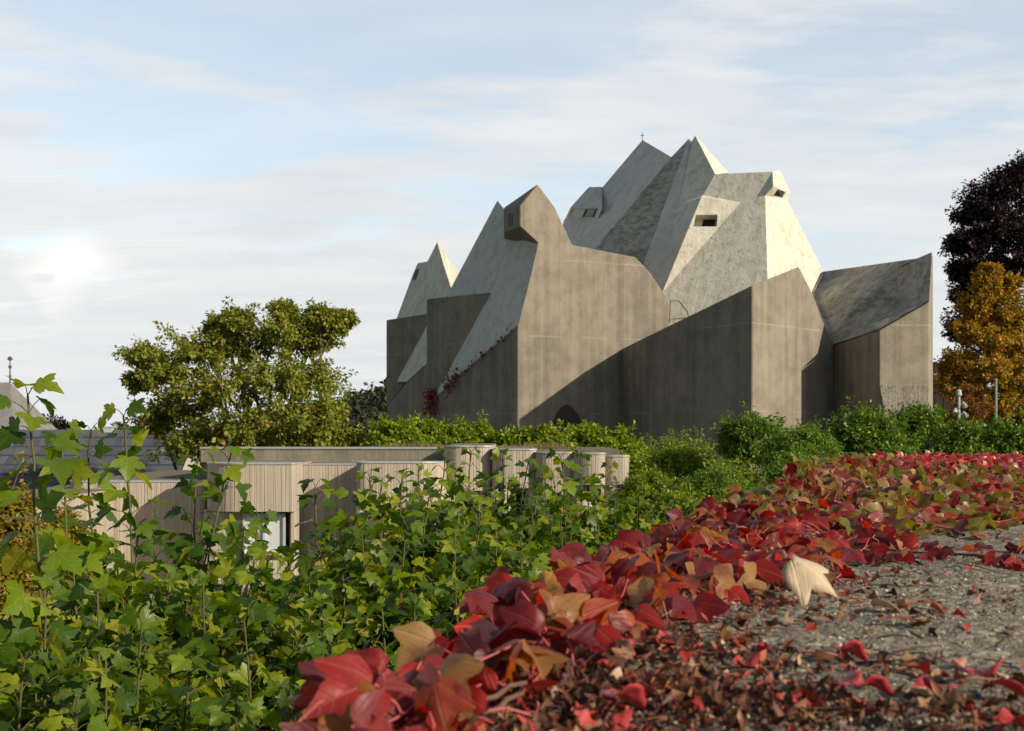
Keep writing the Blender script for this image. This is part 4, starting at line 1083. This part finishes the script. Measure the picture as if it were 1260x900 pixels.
creeper('large red creeper leaves nearest the lens at the wall edge', 'creeper_red', ar(1.12, 1.75, .05, .22, .9), 66, (.042, .075), lambda u, v, r: .012+.045*r.rand(len(u)), 41, vines=4)
creeper('large arching red creeper leaves left of the tan fallen leaf', 'creeper_red', ar(1.7, 2.6, .0, .22, 1.0, .36), 120, (.042, .08), lambda u, v, r: (.015+.062*r.rand(len(u)))*np.clip(1.3-v*2.0, .25, 1.2), 42, vines=5)
creeper('red creeper clump behind the tan fallen leaf', 'creeper_red', ar(2.5, 4.0, -.04, .42, 1.0, .52), 270, (.034, .07), lambda u, v, r: (.01+.06*r.rand(len(u)))*np.clip(1.2-v*1.3, .2, 1.2), 43, vines=6)
creeper('orange and green turning creeper mound in the middle distance', 'creeper_mixed', ar(3.8, 8.6, -.12, .75, 1.0, 1.75), 1700, (.036, .072), lambda u, v, r: (.008+(.035+.085*np.clip((u-4.6)/2, 0, 1))*r.rand(len(u))**1.3)*np.clip(1.2-v*.6, .2, 1.2), 44, tpl=T_IVY_LOW, vines=10)
creeper('thin red creeper runners crossing the bare stone slab', 'creeper_red', lambda rs, n: (lambda w: (np.where(w, 3.12, 3.42)+rs.normal(0, .035, n)+.0, rs.uniform(.45, 1.35, n)))(rs.rand(n) < .5), 70, (.03, .06), lambda u, v, r: .008+.02*r.rand(len(u)), 45, tpl=T_IVY_LOW, vines=2)
creeper('scarlet creeper spread along the far end of the wall', 'creeper_bright', ar(8.2, 14, -.1, 1.8, 1.0, 2.3), 1900, (.045, .09), lambda u, v, r: .008+.045*r.rand(len(u)), 46, tpl=T_IVY_LOW, vines=8)
rs = np.random.RandomState(4); segs = []
# ------------------------------------------------------------------ leaf litter
def on_top(px, py):
    Yd = .30*FPX/(py-HY); return xof(px, Yd), Yd
n = 9000; U = np.where(rs.rand(n) < .4, rs.uniform(1.1, 1.9, n), rs.uniform(1.15, 4.2, n)); V = np.abs(rs.normal(0, 1, n))
V = .08+V*(.20+.10*np.sin(U*3.1)+.16*(np.abs(U-1.55) < .32))
jn = rs.rand(n) < .12; U = np.where(jn, 1.60+rs.normal(0, .02, n), U); V = np.where(jn, rs.uniform(0, 1.2, n), V)
st = rs.rand(n) < .10; V = np.where(st & ~jn, rs.uniform(.1, 1.3, n), V)
pos = np.array(wpt(0, 0))[None]+U[:, None]*np.array(WU)+V[:, None]*np.array(WV); pos[:, 2] += relief(U, V)+.002+.012*rs.rand(n)*np.exp(-V*2)
d = rs.normal(0, 1, (n, 3)); d[:, 2] *= .22
lt = [quad_leaf(.3, 1.5, .5), quad_leaf(.2, 1.2, -.7), quad_leaf(.42, .8, .9), quad_leaf(.1, .5, .3), leaf_grid(IVY, (1,), .8, .7, .15)]
v, f, uv = leaves_np(lt, pos, d, rs.normal(0, .45, (n, 3))+[0, 0, 1], .005+.021*rs.rand(n)**2.4, rs)
ns = 420; us = rs.uniform(1.2, 3.4, ns); vs_ = .08+np.abs(rs.normal(0, .3, ns)); a = rs.rand(ns)*6.28; L = rs.uniform(.012, .045, ns); segs = []
for k in range(ns):
    c0 = np.array(wpt(us[k], vs_[k])); dl = np.array([math.cos(a[k]), math.sin(a[k]), rs.normal(0, .08)])*L[k]
    z_ = float(relief(us[k:k+1], vs_[k:k+1])[0])+.004
    segs.append((np.array([c0-dl+[0, 0, z_], c0+[rs.normal(0, .004), rs.normal(0, .004), z_+.003], c0+dl+[0, 0, z_]]), .0016, .0009))
v2, f2 = tubes_np(segs, 3); f2 = np.concatenate([f2[:, [0, 1, 2]], f2[:, [0, 2, 3]]])
f = np.concatenate([f, f2+len(v)]); uv = np.concatenate([uv, np.zeros((len(v2), 2))]); v = np.concatenate([v, v2])
o = mesh_np('leaf_litter', v, f, M['litter'], None, uv); tag(o, 'brown leaf crumbs and broken stalks scattered over the stone slabs', 'leaf litter', None, 'stuff')
# ------------------------------------------------------------------ loose grit on the slabs
rs = np.random.RandomState(12); n = 26000
U = 1.0+3.8*rs.rand(n)**1.3; V = rs.uniform(.02, 1.5, n)
ctr = np.array(wpt(0, 0))[None]+U[:, None]*np.array(WU)+V[:, None]*np.array(WV); ctr[:, 2] += relief(U, V)
oc = np.array([(1, 0, 0), (0, 1, 0), (-1, 0, 0), (0, -1, 0), (0, 0, .7), (0, 0, -.7)], float)
of = np.array([(0, 1, 4), (1, 2, 4), (2, 3, 4), (3, 0, 4), (1, 0, 5), (2, 1, 5), (3, 2, 5), (0, 3, 5)])
r = (.0010+.0042*rs.rand(n)**3)[:, None, None]; a = rs.rand(n)*6.28
sc = rs.uniform(.6, 1.3, (n, 6, 1)); Rz = np.stack([np.stack([np.cos(a), np.sin(a), a*0], 1), np.stack([-np.sin(a), np.cos(a), a*0], 1), np.tile([0, 0, 1.], (n, 1))], 1)
v = np.einsum('nkc,ncd->nkd', oc[None]*sc*r, Rz)+ctr[:, None, :]
t = NT('grit'); g = t.n('NewGeometry')
gc = t.ramp(g.outputs['Random Per Island'], [(0, (.07, .055, .04)), (.35, (.19, .16, .115)), (.75, (.34, .29, .21)), (1, (.55, .49, .38))])
gm_ = t.done(t.bsdf(gc, .85, None, .25).outputs[0])
o = mesh_np('grit', v.reshape(-1, 3), (of[None]+(np.arange(n)*6)[:, None, None]).reshape(-1, 3), gm_, None, None, False); tag(o, 'loose sandy grit lying on the rough stone slabs', 'grit', None, 'stuff')
# ------------------------------------------------------------------ single fallen leaves
def fallen(px, py, size, az, tilt, m, label, seed, fold=.3, droop=.3, roll=0, lift=.012, outl=ROUND, group='single fallen leaves on the stone'):
    x, y = on_top(px, py)
    tv, tt, tu = leaf_grid(outl, (.35, .7, 1), fold, droop, .06)
    d = np.array([[math.cos(az)*math.cos(tilt), math.sin(az)*math.cos(tilt), math.sin(tilt)]]); side = np.array([[-math.sin(az), math.cos(az), 0]])
    up = np.array([[0, 0, 1.0]])+side*roll
    v = np.einsum('kc,cd->kd', tv-[0, .45, 0], frames(d, up)[0])*size
    v[:, 2] += -v[:, 2].min()
    o = mesh_np('fallen_leaf', v, tt, M[m], None, tu); o.location = (x, y, WTOP+.004+float(relief(np.array([0.]), np.array([0.]))[0])*0+.002)
    s = o.modifiers.new('thick', 'SOLIDIFY'); s.thickness = .0006
    tag(o, label, 'leaf', group)
    return o
fallen(1000, 752, .085, math.radians(-28), -.35, 'fallen_tan', 'large curled tan fallen leaf standing up beside the creeper', 1, fold=-.55, droop=.5, roll=-.5, outl=IVY, group=None)
for a in [(1045, 822, .042, .6, .2, 'fallen_red', 'dull crimson fallen leaf alone on bare stone below the tan leaf', 2, .5, .9),
          (1038, 862, .040, 2.2, .1, 'fallen_red', 'left half of the pair of pink-red leaves at the bottom edge', 3, .4, .7),
          (1072, 866, .044, .5, .25, 'fallen_red', 'right half of the pair of pink-red leaves at the bottom edge', 4, .5, .8),
          (1158, 862, .040, -1.2, .3, 'fallen_red', 'small red fallen leaf tipped on edge beside a pale scrap', 5, .6, .5),
          (1210, 848, .052, 1.2, .35, 'fallen_red', 'bright red fallen leaf near the lower right corner, its tip raised', 6, .4, .9),
          (1238, 866, .050, .1, .0, 'fallen_red', 'flat dark pink fallen leaf in the lower right corner', 7, .15, .5),
          (755, 818, .05, -2.4, -.1, 'fallen_red', 'scarlet fallen leaf among litter below the large creeper leaves', 8, .3, .6),
          (768, 885, .05, .9, .15, 'fallen_red', 'crimson fallen leaf at the bottom centre among brown litter', 9, .4, .8),
          (1090, 760, .05, -.4, .2, 'fallen_tan', 'pale fallen leaf just right of the large tan one', 10, .4, .6),
          (1130, 868, .034, .2, .1, 'fallen_tan', 'pale scrap of leaf near the bottom edge', 11, .3, .5),
          (700, 780, .055, 2.9, .1, 'fallen_tan', 'yellowish curled leaf under the near creeper leaves', 12, .5, .7)]:
    px, py, s, az, ti, m, lab, sd, fo, dr = a
    fallen(px, py, s*.92, az, ti, m, lab, sd, fo, dr, roll=.3)
